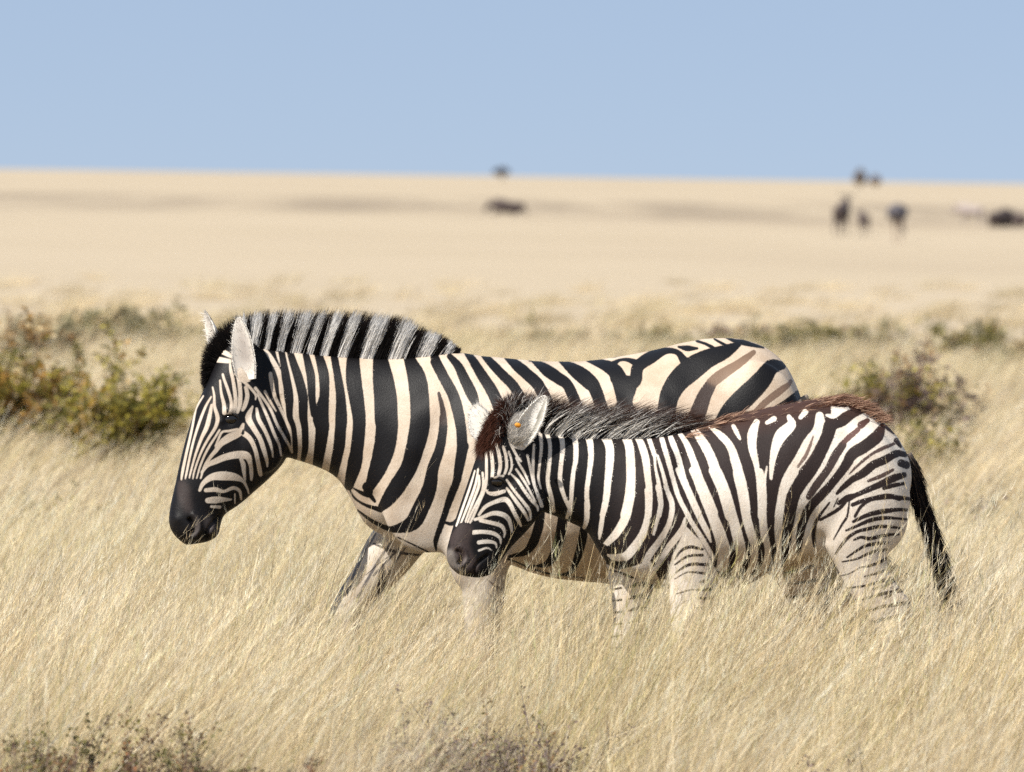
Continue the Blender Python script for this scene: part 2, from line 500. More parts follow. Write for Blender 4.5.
def scatter(name, label, tufts, P, rotz, scl, tilt=0.10):
    """One object whose points each carry a tuft."""
    lib = bpy.data.collections.new(name + '_kinds')
    for o in tufts: lib.objects.link(o)
    n = len(P)
    me = bpy.data.meshes.new(name)
    me.vertices.add(n); me.vertices.foreach_set('co', np.asarray(P, np.float32).ravel())
    a = me.attributes.new('pick', 'INT', 'POINT'); a.data.foreach_set('value', rng.integers(0, len(tufts), n).astype(np.int32))
    rot = np.stack([rng.normal(0, tilt, n), rng.normal(0, tilt, n), rotz], 1).astype(np.float32)
    a = me.attributes.new('turn', 'FLOAT_VECTOR', 'POINT'); a.data.foreach_set('vector', rot.ravel())
    a = me.attributes.new('size', 'FLOAT_VECTOR', 'POINT'); a.data.foreach_set('vector', np.asarray(scl, np.float32).ravel())
    o = bpy.data.objects.new(name, me); COL.objects.link(o)
    g = bpy.data.node_groups.new(name, 'GeometryNodeTree')
    g.interface.new_socket('Geometry', in_out='INPUT', socket_type='NodeSocketGeometry')
    g.interface.new_socket('Geometry', in_out='OUTPUT', socket_type='NodeSocketGeometry')
    gi, go = g.nodes.new('NodeGroupInput'), g.nodes.new('NodeGroupOutput')
    ci = g.nodes.new('GeometryNodeCollectionInfo'); ci.inputs['Collection'].default_value = lib
    ci.inputs['Separate Children'].default_value = True; ci.inputs['Reset Children'].default_value = True
    ip = g.nodes.new('GeometryNodeInstanceOnPoints'); ip.inputs['Pick Instance'].default_value = True
    def attr(nm, ty):
        nd = g.nodes.new('GeometryNodeInputNamedAttribute'); nd.data_type = ty; nd.inputs['Name'].default_value = nm
        return nd.outputs['Attribute']
    g.links.new(gi.outputs[0], ip.inputs['Points']); g.links.new(ci.outputs[0], ip.inputs['Instance'])
    g.links.new(attr('pick', 'INT'), ip.inputs['Instance Index'])
    e2r = g.nodes.new('FunctionNodeEulerToRotation'); g.links.new(attr('turn', 'FLOAT_VECTOR'), e2r.inputs[0])
    g.links.new(e2r.outputs[0], ip.inputs['Rotation'])
    g.links.new(attr('size', 'FLOAT_VECTOR'), ip.inputs['Scale'])
    g.links.new(ip.outputs[0], go.inputs[0])
    md = o.modifiers.new('scatter', 'NODES'); md.node_group = g
    o['kind'] = 'stuff'; o['label'] = label; o['category'] = 'grass'
    return o

def field(d0, d1, dens, margin, patch=0.0):
    """Random ground points in a strip seen from the camera, with room to both sides."""
    n = int(dens * ((0.0657 * (d1 ** 2 - d0 ** 2)) + 2 * margin * (d1 - d0)))
    d = np.sqrt(rng.uniform(d0 ** 2, d1 ** 2, n)); x = rng.uniform(-1, 1, n) * (0.0657 * d + margin)
    if patch:
        k = np.sin(x * 1.7 + 3 * np.sin(d * .55)) * np.sin(d * 1.1 + 2 * np.sin(x * .9))
        keep = rng.random(n) < 1 - patch * (k < -.15)
        d, x = d[keep], x[keep]
    return np.stack([x, d, np.zeros_like(x)], 1)

fine = [make_tuft('fine_grass_tuft', 54, .30, .62, .11, .0012, .0031, 20 + i, seeds=6 + 2 * (i % 3), lean=.30 + .06 * (i % 4)) for i in range(10)]
wispy = [make_tuft('wispy_grass_tuft', 22, .46, .66, .08, .0009, .0017, 50 + i, seeds=9, lean=.36) for i in range(6)]
fine += [make_tuft('fine_grass_tuft', 55, .26, .56, .10, .0010, .0024, 120 + i, seeds=5, lean=.22 + .1 * i, dull=d_) for i, d_ in enumerate([(.62, .58, .52), (.74, .80, .56), (.60, .58, .58)])]
low = [make_tuft('low_grass_tuft', 50, .14, .34, .14, .0014, .0032, 70 + i, seeds=2, seg=3, lean=.25) for i in range(4)]
pale = [make_tuft('pale_grass_tuft', 60, .20, .42, .25, .004, .008, 90 + i, seeds=4, seg=3, dull=.97) for i in range(4)]
broad = [make_tuft('broad_grass_tuft', 80, .25, .50, .22, .0035, .0070, 80 + i, seeds=5, seg=3) for i in range(6)]
HERBS = [(18, 19.2, .30), (60, 19.6, .26), (120, 19.4, .28), (170, 20.2, .20), (430, 20.6, .17), (480, 20.4, .2), (540, 20.2, .17), (845, 20.0, .18), (4, 18.5, .28), (38, 20.2, .26), (84, 18.7, .26), (146, 18.9, .26), (204, 19.3, .22), (232, 18.8, .2), (405, 21.2, .16), (455, 21.4, .18), (505, 21.0, .18), (560, 21.2, .14)]
def thin(P, keep):
    """Fewer stalks where the low herbs grow."""
    k = np.ones(len(P), bool)
    for px, d, r in HERBS:
        m = (np.abs(P[:, 0] - ground_at(px, d) * P[:, 1] / d) < r) & (P[:, 1] < d + .25) & (P[:, 1] > d - 2.6)
        k &= ~(m & (rng.random(len(P)) > keep))
    return P[k]
P = thin(np.concatenate([field(15.8, 33.0, 48, 1.3, .6), field(20.5, 25.2, 34, .9, .3), field(22.0, 24.7, 40, .9, .2) * np.array([1, 1, 1])]), .45)
P = P[~((P[:, 0] < .12) & (P[:, 1] > 22.0) & (P[:, 1] < 24.7) & (rng.random(len(P)) < .42))]
near = np.clip((P[:, 1] - 16) / 5, 0, 1)
sz = np.clip(rng.normal(.90, .15, (len(P), 1)), .45, 1.08) * (0.84 + .16 * near)[:, None] * np.array([1, 1, 1])
tall = (P[:, 1] > 22.0) & (P[:, 1] < 24.7)
sz *= np.where(tall, np.where(P[:, 0] > .12, 1.20, 1.06), 1.0)[:, None]
sz *= (1 + .24 * np.sin(P[:, 0] * 5.1 + np.sin(P[:, 1] * 1.7) * 2) * np.sin(P[:, 1] * 2.3))[:, None]
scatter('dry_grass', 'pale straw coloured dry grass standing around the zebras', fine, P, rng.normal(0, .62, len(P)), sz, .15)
P = field(15.8, 33.0, 20, 1.3)
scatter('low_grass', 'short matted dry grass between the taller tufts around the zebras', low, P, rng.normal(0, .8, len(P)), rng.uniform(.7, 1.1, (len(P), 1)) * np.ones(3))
P = thin(field(18.5, 33.0, 9, 1.2, .6), .2); P = P[~((P[:, 0] < .12) & (P[:, 1] < 25) & (rng.random(len(P)) < .5))]
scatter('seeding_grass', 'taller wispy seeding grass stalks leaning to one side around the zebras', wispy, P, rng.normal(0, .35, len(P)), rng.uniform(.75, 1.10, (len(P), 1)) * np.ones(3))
stalks = [make_tuft('tall_stalk_tuft', 7, .50, .72, .10, .0018, .0032, 140 + i, seeds=5, lean=.42, dull=1.12) for i in range(5)]
P = np.concatenate([thin(field(17.5, 22.0, 3, 1.0, .6), .2), field(24.2, 33.0, 9, 1.2, .5)])
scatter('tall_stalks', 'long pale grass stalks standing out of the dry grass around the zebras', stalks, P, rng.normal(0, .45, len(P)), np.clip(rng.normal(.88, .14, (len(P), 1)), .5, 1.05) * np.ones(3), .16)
P = field(33.0, 75.0, 15, 2.5, .3); P = P[rng.random(len(P)) < np.clip((95 - P[:, 1]) / 45, 0, 1)]
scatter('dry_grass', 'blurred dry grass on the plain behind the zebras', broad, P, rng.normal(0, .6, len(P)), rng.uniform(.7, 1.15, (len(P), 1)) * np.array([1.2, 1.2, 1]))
P = field(75.0, 140.0, .8, 6.0)
P = P[rng.random(len(P)) < np.clip((140 - P[:, 1]) / 65, 0, 1) ** 1.3]
scatter('distant_grass', 'distant pale grass far out on the plain', pale, P, rng.normal(0, .6, len(P)), rng.uniform(.6, 1.0, (len(P), 1)) * np.array([1.7, 1.7, .7]))

# ------------------------------------------------------------------ shrubs and herbs
M_leaf = hair_mat('shrub_leaves', 0.5, 0.25, 0.0)
M_twig = hair_mat('twigs', 0.8, 0.0, 0.0)

def leaf_cards(C, size, cols, rg, flat=0.5):
    """Small pointed leaf blades, four corners each, folded along the midrib."""
    n = len(C)
    a = rg.normal(0, 1, (n, 3)); a[:, 2] = np.abs(a[:, 2]) * .7; a /= np.linalg.norm(a, axis=1, keepdims=True)
    b = np.cross(a, rg.normal(0, 1, (n, 3))); b /= np.linalg.norm(b, axis=1, keepdims=True)
    s = size[:, None]; nrm = np.cross(a, b)
    V = np.stack([C, C + a * s * .5 + b * s * .26 + nrm * s * .06, C + a * s, C + a * s * .5 - b * s * .26 + nrm * s * .06], 1).reshape(-1, 3)
    F4 = np.arange(n * 4).reshape(-1, 4)
    return V, F4, np.repeat(cols, 4, 0)

def shrub(name, label, cat, x, d, rx, h, leaves, leaf, palette, twig, seed, twigs=70, bare=0.0, group=None, upright=.6):
    rg = np.random.default_rng(seed)
    root = thing(name, label, cat, (x, d, 0), group)
    n = twigs
    a = rg.uniform(0, 2 * np.pi, n); tilt = rg.uniform(.05, 1.0, n) ** .8
    dirs = np.stack([np.cos(a) * tilt * rx / h, np.sin(a) * tilt * rx / h * .8, np.ones(n) * (upright + .4 * rg.random(n))], 1)
    L = h * rg.uniform(.6, 1.08, n) * np.clip(1.1 - .25 * tilt, .5, 1) * np.linalg.norm(dirs, axis=1).clip(.8, 1.6) * .9
    L = np.minimum(L, h * 1.12 / (dirs[:, 2] / np.linalg.norm(dirs, axis=1)))
    base = np.stack([x + rg.normal(0, rx * .12, n), d + rg.normal(0, rx * .1, n), np.zeros(n) - .02], 1)
    bend = np.stack([rg.normal(.06, .12, n), rg.normal(0, .1, n), rg.normal(-.1, .08, n)], 1)
    tw = np.array(twig) * rg.uniform(.6, 1.3, (n, 1))
    parts = [strands(base, dirs, L, np.full(n, .012 * h ** .5), tw, tw, bend, 5, rg=rg, taper=.8)]
    dn = dirs / np.linalg.norm(dirs, axis=1, keepdims=True)
    m = n * 5                                                # side twigs
    i = rg.integers(0, n, m); t = rg.uniform(.3, .97, m)
    p = base[i] + dn[i] * (L[i] * t)[:, None] + bend[i] * (L[i] * t * t)[:, None]
    sd = dn[i] * .7 + rg.normal(0, .6, (m, 3)); sl_ = h * rg.uniform(.08, .24, m)
    sb = rg.normal(0, .15, (m, 3))
    parts.append(strands(p, sd, sl_, np.full(m, .005 * h ** .5), tw[i], tw[i], sb, 3, rg=rg))
    V, Fq, C = merge(parts)
    V[:, 2] = np.maximum(V[:, 2], -.03)
    mesh_obj('stem', V, Fq, M_twig, root, cols={'Col': C})
    # leaves sit in clusters along the side twigs
    sdn = sd / np.linalg.norm(sd, axis=1, keepdims=True)
    live = np.where(rg.random(m) > bare)[0]
    j = rg.choice(live, leaves); t = rg.uniform(.1, 1.05, leaves)
    c = p[j] + sdn[j] * (sl_[j] * t)[:, None] + sb[j] * (sl_[j] * t * t)[:, None] + rg.normal(0, leaf * .5, (leaves, 3))
    c[:, 2] = np.maximum(c[:, 2], .02)
    pal = np.array([q[:3] for q in palette]); w = np.array([q[3] for q in palette], float); w /= w.sum()
    twigpick = rg.choice(len(pal), m, p=w)
    pick = np.where(rg.random(leaves) < .75, twigpick[j], rg.choice(len(pal), leaves, p=w))
    col = pal[pick] * rg.uniform(.7, 1.25, (leaves, 1))
    V, Fq, C = leaf_cards(c, leaf * rg.uniform(.6, 1.3, leaves), col, rg)
    mesh_obj('foliage', V, Fq, M_leaf, root, cols={'Col': C}, smooth=False)
    return root

OLIVE, DKGREEN, YELGREEN, ORANGE, BRN, GREYG, PURP, STR = (.19, .17, .05, 4), (.10, .105, .03, 3), (.33, .28, .055, 3), (.38, .19, .05, 2), (.21, .12, .055, 3), (.27, .245, .15, 3), (.18, .13, .12, 3), (.5, .4, .24, 2)
def wt(c, w): return (*c[:3], w)
gx = ground_at
shrub('leafy_shrub', 'olive green shrub with yellow leaves at left, in front of the adult', 'shrub', gx(116, 44), 44, .46, .92, 17000, .036, [wt(OLIVE, 4), wt(YELGREEN, 7), wt(DKGREEN, 2), (.36, .22, .05, 2), wt(STR, 2)], (.12, .09, .06), 3, twigs=110)
shrub('leafy_shrub', 'orange brown and green shrub at the left edge of the picture', 'shrub', gx(14, 46), 46, .62, 1.04, 24000, .036, [wt(OLIVE, 4), (.36, .20, .05, 4), wt(BRN, 3), wt(DKGREEN, 2), wt(YELGREEN, 5), wt(STR, 2)], (.13, .085, .06), 4, twigs=130)
shrub('leafy_shrub', 'tiny yellow green plant just ahead of the adult\'s forehead', 'shrub', gx(179, 48), 48, .12, .62, 500, .045, [wt(YELGREEN, 4), wt(OLIVE, 2)], (.14, .12, .05), 5, twigs=20)
shrub('grey_shrub', 'blurred low grey olive bush behind the left shrubs', 'shrub', gx(122, 72), 72, .72, .80, 8000, .065, [wt(GREYG, 4), wt(OLIVE, 2), wt(STR, 2)], (.2, .16, .11), 6)
shrub('grey_shrub', 'blurred brownish bush behind the shrub at the left edge', 'shrub', gx(40, 66), 66, .5, .76, 5000, .065, [wt(GREYG, 3), wt(BRN, 2), wt(STR, 2), wt(ORANGE, 1)], (.2, .15, .1), 7)
shrub('grassy_clump', 'low olive clump in the grass below the left shrubs', 'shrub', gx(45, 36), 36, .30, .50, 1500, .04, [wt(OLIVE, 2), wt(STR, 4), wt(GREYG, 3)], (.3, .24, .14), 8, twigs=50)
shrub('twiggy_shrub', 'twiggy half dry purple brown shrub behind the foal\'s rump', 'shrub', gx(896, 50), 50, .42, 1.08, 1700, .045, [wt(PURP, 5), wt(BRN, 3), wt(OLIVE, 2), wt(YELGREEN, 1)], (.15, .105, .09), 9, twigs=46, bare=.4)
shrub('leafy_shrub', 'low olive green plant directly above the foal\'s hips', 'shrub', gx(850, 49), 49, .20, .84, 1300, .045, [wt(OLIVE, 4), wt(YELGREEN, 4), wt(DKGREEN, 1)], (.14, .12, .06), 10, twigs=30)
shrub('leafy_shrub', 'low yellow green plant at the foot of the twiggy shrub', 'shrub', gx(925, 45), 45, .34, .66, 2300, .045, [wt(OLIVE, 4), wt(YELGREEN, 3), wt(PURP, 2), wt(STR, 2)], (.15, .12, .07), 11, twigs=40)
shrub('grey_shrub', 'blurred low olive bush above the adult\'s rump', 'shrub', gx(800, 74), 74, .66, .62, 6000, .065, [wt(OLIVE, 4), wt(GREYG, 3), wt(STR, 2)], (.2, .16, .1), 12)
shrub('grey_shrub', 'blurred brown bush beside the olive bush above the adult\'s back', 'shrub', gx(740, 76), 76, .46, .58, 3500, .065, [wt(PURP, 3), wt(BRN, 2), wt(GREYG, 3), wt(STR, 2)], (.2, .16, .12), 13)
shrub('twiggy_shrub', 'blurred green bush with bare twigs sticking up at the right edge', 'shrub', gx(970, 72), 72, .58, .74, 5000, .06, [wt(OLIVE, 3), wt(GREYG, 3), wt(BRN, 1), wt(STR, 1)], (.17, .12, .09), 14, twigs=44, bare=.25)
shrub('leafy_shrub', 'dull olive low shrub between the foal\'s hips plant and the twiggy shrub', 'shrub', gx(876, 52), 52, .36, .84, 2600, .045, [wt(OLIVE, 4), wt(PURP, 2), wt(GREYG, 3), wt(STR, 2)], (.16, .12, .08), 17, twigs=60)
shrub('leafy_shrub', 'brownish olive low shrub right of the twiggy shrub', 'shrub', gx(936, 50), 50, .34, .76, 1900, .045, [wt(OLIVE, 3), wt(PURP, 3), wt(BRN, 1), wt(STR, 2)], (.16, .12, .08), 18, twigs=60)
for k_, (px_, d_, rx_, h_, lb_) in enumerate([(560, 78, .8, .46, 'blurred grey olive bush behind the adult\'s withers'), (655, 80, .7, .44, 'blurred grey brown bush above the middle of the adult\'s back'), (870, 78, .6, .50, 'blurred pale olive bush between the olive bush and the right edge bush'),
        (1020, 70, .5, .58, 'blurred olive bush cut by the right edge'), (185, 76, .6, .52, 'blurred faint olive bush just left of the adult\'s ears')]):
    shrub('grey_shrub', lb_, 'shrub', gx(px_, d_), d_, rx_, h_, 4200, .06, [wt(OLIVE, 3), wt(GREYG, 4), wt(STR, 3), wt(BRN, 1)], (.2, .16, .11), 60 + k_)
shrub('grassy_clump', 'dull brown clump low in the grass behind the foal\'s tail', 'shrub', gx(965, 37), 37, .32, .50, 1300, .04, [wt(PURP, 3), wt(GREYG, 3), wt(STR, 4)], (.3, .23, .14), 15, twigs=60)
shrub('grassy_clump', 'greenish grassy clump just behind the foal\'s rump', 'shrub', gx(935, 34), 34, .36, .52, 900, .035, [wt(OLIVE, 2), wt(YELGREEN, 2), wt(STR, 4)], (.34, .29, .13), 16, twigs=90)
# low herbs in the blurred foreground
HERB = [wt(DKGREEN, 3), (.11, .07, .055, 5), (.19, .10, .05, 4), wt(OLIVE, 2), (.28, .12, .05, 1), wt(GREYG, 1), wt(STR, 2)]
for k, (px, d, rx, h, lb) in enumerate([(18, 19.2, .20, 0.52, 'dark green and rusty herb in the bottom left corner'), (60, 19.6, .15, 0.52, 'brown and green herb second from the bottom left corner'),
        (120, 19.4, .15, 0.53, 'dry purple brown herb below the left end of the grass'), (170, 20.2, .12, 0.52, 'small greyish herb right of the bottom left herbs')]):
    shrub('ground_herb', lb, 'herb', gx(px, d), d, rx * 1.7, h + .02, 9000, .013, HERB, (.14, .10, .08), 30 + k, twigs=60, group='low herbs in the near grass')
for k, (px, d, rx, h, lb) in enumerate([(430, 20.6, .10, 0.55, 'withered grey purple herb at bottom centre with a dark upright stalk'), (480, 20.4, .12, 0.53, 'withered grey herb in the middle of the bottom centre row'),
        (540, 20.2, .10, 0.51, 'withered sparse herb at the right end of the bottom centre row'), (845, 20.0, .12, 0.52, 'dull olive grey herb low in the grass at bottom right')]):
    shrub('ground_herb', lb, 'herb', gx(px, d), d, rx * 1.6, h, 4500, .013, [wt(PURP, 4), wt(GREYG, 4), wt(BRN, 2), wt(OLIVE, 1)], (.17, .135, .12), 40 + k, twigs=60, bare=.2, group='low herbs in the near grass')
for k, (px, d) in enumerate([(4, 18.5), (38, 20.2), (84, 18.7), (146, 18.9), (204, 19.3), (232, 18.8)]):
    shrub('ground_herb', 'low dull brown and green herb among those filling the bottom left corner', 'herb', gx(px, d), d, .28, .57, 8000, .013, HERB, (.14, .10, .08), 70 + k, twigs=60, group='low herbs in the near grass')
for k, (px, d) in enumerate([(405, 21.2), (455, 21.4), (505, 21.0), (560, 21.2)]):
    shrub('ground_herb', 'withered purple grey herb among those at the bottom centre', 'herb', gx(px, d), d, .22, .50, 3600, .013, [wt(PURP, 5), wt(GREYG, 3), wt(BRN, 2), wt(OLIVE, 1)], (.15, .115, .11), 80 + k, twigs=60, bare=.2, group='low herbs in the near grass')
# ------------------------------------------------------------------ the two zebras
A4, A5, A6, A7 = (260, 300, 5.12), (260, 410, 5.12), (420, 330, 5.12), (620, 330, 5.12)
A8 = (400, 450, 4.655)
H1, H2, H3 = (160, 300, 7.314), (160, 380, 7.314), (160, 450, 7.314)
F1, F2, F3, F4 = (440, 380, 8.533), (440, 455, 6.175), (520, 380, 5.689), (540, 480, 5.12)
F5, F6, F7, F8 = (660, 380, 5.689), (680, 470, 6.4), (780, 385, 6.4), (780, 490, 5.12)
PX = (0, 0, 1)
BROWN = (0.15, 0.098, 0.066); DKBROWN = (0.030, 0.019, 0.016); RUST = (0.085, 0.034, 0.020)
GREY = (0.17, 0.15, 0.135)

def strokes(fn, crop, rows, col=None):
    for r in rows:
        if col is None: fn(crop, r)
        else: fn(crop, r, col)

def adult_coat(Q):
    c = Coat(Q)
    # head: dark ground with pale lines
    c.poly([(278.6, 345), (284.8, 378), (289.3, 417), (293.6, 462), (280, 490), (240, 530), (215, 560), (160, 560), (160, 470), (185, 400), (200, 330), (250, 325)])
    c.wide = 1.2
    strokes(c.pale, H2, [
        (305,125,10, 255,205,14, 243,250,14, 226,350,15, 205,450,16, 180,560,17, 156,680,17, 148,735,10),
        (365,130,10, 330,190,14, 300,260,16, 268,350,16, 238,450,14, 212,560,14, 186,690,13, 178,728,8),
        (370,190,16, 355,270,25, 335,350,27, 297,430,20, 265,515,16, 240,595,13, 215,690,11, 208,722,8),
        (375,60,10, 388,120,14, 392,200,18, 415,280,24, 400,350,20, 350,430,16, 308,505,14, 272,590,12, 243,680,11, 234,728,8),
        (430,370,12, 400,420,13, 355,490,14, 318,560,13, 286,640,12, 262,725,8),
        (560,365,14, 500,378,15, 450,385,13, 425,430,13, 400,490,11),
        (602,330,18, 575,390,40, 500,428,48, 440,470,36, 404,520,26, 358,575,20, 316,645,16, 292,725,10),
        (590,385,35, 650,430,30, 690,510,25, 710,600,25, 725,690,25, 730,710,10),
        (300,680,16, 340,630,25, 400,600,35, 470,570,40, 560,552,45, 630,560,45, 655,620,25, 662,700,22, 660,740,12),
        (585,580,20, 602,622,28, 608,680,22, 615,740,12),
        (430,10,12, 440,100,16, 460,180,22, 465,245,26),
        (450,-35,14, 460,0,16, 490,80,18, 515,170,18, 510,240,22, 492,258,16),
        (503,-110,12, 510,-60,20, 525,0,20, 540,90,22, 547,170,22, 535,238,20),
        (560,-10,18, 568,0,24, 580,90,24, 578,180,24, 560,240,20),
        (620,60,22, 632,120,25, 615,190,25, 598,225,18),
        (545,-40,14, 590,5,18, 640,50,16, 690,110,14, 692,150,8),
        (670,200,12, 640,280,38, 675,350,32, 725,430,28, 750,500,28, 775,590,20, 778,640,10),
        (700,215,14, 715,290,24, 760,370,22, 795,450,20, 815,520,13, 820,570,8),
        (705,110,12, 745,200,16, 790,300,18, 830,400,18, 865,480,14, 880,560,10),
        (690,65,18, 740,130,16, 800,220,16, 850,330,16, 905,430,16, 940,500,13, 945,530,8),
        (760,90,16, 805,175,14, 842,235,8),
        (800,-40,22, 805,0,25, 830,120,22, 880,230,18, 930,340,20, 960,430,18, 955,540,14),
        (875,0,30, 885,130,25, 912,240,20, 932,335,12),
        (748,-225,14, 790,-170,26, 822,-120,28, 850,-70,30, 870,-20,32, 878,20,28),
        (838,-235,20, 862,-160,28, 900,-75,30, 945,0,35, 975,150,30, 1000,280,34, 1010,400,30, 1010,570,25),
    ])
    strokes(c.pale, H3, [
        (285,300,18, 310,250,26, 370,205,40, 450,195,54, 540,205,45, 600,235,20, 630,290,12, 640,330,8),
        (330,300,24, 400,295,28, 460,310,18, 530,285,22, 575,310,18, 585,370,12),
        (345,375,33, 400,372,42, 450,370,30, 515,370,10), (370,420,15, 430,425,20), (540,330,9, 540,400,7)])
    c.wide = 1.0
    strokes(c.pale, H1, [(380,370,22, 440,385,36, 520,420,30), (350,450,26, 420,445,40, 500,455,30), (430,280,12, 480,320,24)])
    strokes(c.dark, H2, [(450,300,40, 500,285,62, 560,285,45, 585,280,20), (600,395,24, 604,370,12), (440,330,14, 470,340,18, 540,348,16, 585,320,16)])
    for row, col in (((255,490,16, 272,540,34, 255,590,30, 222,620,16), (0.07, 0.06, 0.057)), ((150,250,50, 165,300,90, 175,360,80, 200,430,60), (0.030, 0.023, 0.022)), ((345,520,50, 365,570,60, 400,600,40), (0.045, 0.038, 0.037))):  # muzzle skin tones with highlights and sheen painted in
        ids, d = c._cap(c.conv(H3, row)); m = d > -.5; c.dk[ids[m]] = col
    c.pale(PX, (240,362,10, 243,372,14, 246,378,10))
    # neck
    strokes(c.dark, A4, [
        (135,240,30, 165,330,40, 190,400,48, 215,500,50, 217,600,45, 226,663,37, 226,763,35, 212,830,25),
        (95,240,33, 115,330,36, 127,400,45, 145,500,45, 147,600,33, 168,663,28, 175,763,28, 172,820,22),
        (217,250,28, 240,330,40, 256,400,45, 262,500,38, 272,590,34),
        (280,250,38, 310,340,50, 323,400,55, 325,500,52, 307,600,84, 315,663,72, 303,763,62, 285,870,50),
        (367,260,38, 385,350,40, 395,400,42, 410,500,50, 413,600,62, 410,663,60, 400,763,60, 370,900,50),
        (470,280,62, 475,400,80, 490,500,78, 505,600,70, 505,663,68, 495,763,68, 480,850,75, 450,960,50),
        (608,290,70, 626,400,105, 640,500,118, 645,600,120, 648,663,115, 635,763,110, 600,870,88, 562,955,55),
        (757,300,55, 800,400,95, 815,500,100, 820,600,100),
        (892,300,45, 940,400,55, 985,480,55, 1010,560,50)])
    c.dark(A4, (915,480,16, 935,560,28, 938,610,36), DKBROWN)
    strokes(c.dark, A5, [
        (820,30,100, 815,100,104, 792,200,95, 760,300,85, 697,400,85, 655,460,70, 615,510,36),
        (448,405,10, 480,460,13, 540,495,17, 615,515,30), (550,400,60, 555,440,30, 520,432,22, 470,405,8), (560,440,28, 585,472,18),
        (937,40,38, 937,100,45, 920,200,50, 885,300,60, 868,400,74, 825,500,85, 780,580,80, 700,610,45, 640,610,28, 560,570,20, 495,525,12)])
    c.dark(A5, (705,655,8, 780,690,9, 860,730,9, 905,755,5))
    c.dark(A6, (73,170,45, 120,246,55, 165,326,58, 190,400,60, 210,500,55, 215,600,55, 200,700,50, 190,768,42))
    strokes(c.dark, A8, [(300,-20,42, 285,60,36, 262,150,38, 235,220,36, 205,310,30, 180,380,28, 165,430,22, 168,472,8), (200,335,10, 240,345,20, 265,325,14)])
    # back, flank (hidden runs simply carry the bands on)
    strokes(c.dark, A6, [
        (150,140,30, 195,190,45, 230,260,55, 265,330,58, 288,385,36, 310,440,8),
        (235,118,30, 275,170,45, 320,240,55, 360,300,60, 395,370,62, 425,470,62, 440,600,58, 450,700,50, 470,800,40, 480,900,24),
        (310,120,25, 370,180,45, 430,240,50, 480,290,52, 530,380,58, 570,500,62, 600,650,60, 615,800,50, 618,920,40),
        (440,145,25, 500,190,55, 560,240,60, 610,290,62, 660,400,64, 700,550,66, 722,750,60),
        (580,165,20, 650,210,60, 710,250,60, 760,290,56, 810,420,62, 835,600,66, 845,800,60),
        (720,165,20, 800,215,70, 860,260,80, 900,310,66, 940,450,66, 965,650,70, 960,850,60, 940,1000,40),
        (840,155,10, 960,190,60, 1010,230,80, 1040,330,80, 1070,500,80, 1085,700,76, 1080,900,60, 1060,1040,30),
        (560,165,8, 700,158,9, 850,145,9, 1024,130,9)])
    strokes(c.dark, A8, [
        (655,270,38, 655,290,40, 645,350,45, 620,430,45, 580,480,30, 510,497,14),
        (755,300,45, 755,320,45, 745,400,50, 725,470,45, 690,530,34, 640,545,15, 590,545,10),
        (862,350,40, 855,370,40, 845,430,40, 820,520,35, 800,570,25, 760,585,10),
        (560,370,30, 520,420,38, 495,450,14), (500,508,9, 580,545,10, 680,580,12, 760,590,8, 860,605,6)])
    # rump
    strokes(c.dark, A7, [
        (-20,250,60, 40,270,70, 80,260,64, 95,190,62, 170,140,60, 240,112,34, 300,120,30, 340,168,50, 400,175,60),
        (-60,200,50, 0,160,16, 50,160,24, 100,180,46), (60,300,50, 20,380,80, 10,520,80, 0,700,70, -30,860,40),
        (612,78,30, 540,115,70, 450,150,96, 370,200,118, 300,260,110, 255,330,100, 235,420,92, 225,520,84, 215,700,80, 190,900,60, 160,1040,30),
        (305,92,12, 350,98,30, 400,98,12), (400,62,15, 440,75,15, 480,95,20, 500,125,20), (490,52,10, 540,80,18, 565,100,20),
        (550,42,14, 590,60,20, 640,70,28, 700,85,20, 745,97,8), (-40,145,9, 0,138,9, 120,103,9, 250,68,10, 380,43,12, 440,34,14, 500,34,14, 560,42,12),
        (840,187,40, 775,193,76, 720,260,98, 640,340,108, 580,400,106, 530,470,96, 470,600,90, 430,760,80, 400,940,50),
        (930,280,24, 937,330,40, 900,345,50, 850,368,30, 760,440,50, 690,540,60, 640,700,60),
        (960,430,40, 860,470,46, 780,560,50, 720,700,50), (970,560,40, 880,610,44, 800,700,44), (960,680,34, 880,730,40, 810,820,36),
        (960,800,30, 890,850,34, 830,930,30), (950,920,26, 890,970,30), (940,1030,24, 880,1080,26)])
    strokes(c.dark, A7, [(690,118,24, 650,145,34, 600,180,42, 520,230,56, 470,270,56)], BROWN)
    strokes(c.dark, A7, [(462,285,60, 430,340,72, 395,430,84, 370,500,80, 330,640,70)], DKBROWN)
    strokes(c.dark, A7, [(880,268,22, 820,310,36, 740,370,34, 690,420,30)], (0.16, 0.105, 0.075))
    # legs
    for k in range(9):
        y = 588 + k * 13
        c.dark(PX, (488, y - 8, 1.2, 497, y - 1, 2.6, 505, y + 2, 3.5), (0.13, 0.10, 0.085))
    strokes(c.dark, PX, [(420,560,2, 395,556,3, 372,548,2), (381,570,5, 380,588,8, 377,600,4), ], (0.05, 0.04, 0.04))
    strokes(c.dark, PX, [(374,538,2, 358,566,3, 344,600,3), (390,545,2, 374,570,3, 356,602,3), (404,552,2, 390,572,2.4, 376,600,2), (366,545,2, 350,572,2.4, 337,600,2), (398,552,2, 372,580,2.4)], (0.13, 0.12, 0.12))
    for x0, x1 in ((786, 842), (842, 905)):
        for k in range(10):
            y = 560 + k * 12
            c.dark(PX, (x0, y, 3, (x0 + x1) / 2, y + 5, 5, x1, y - 2, 3))
    return c

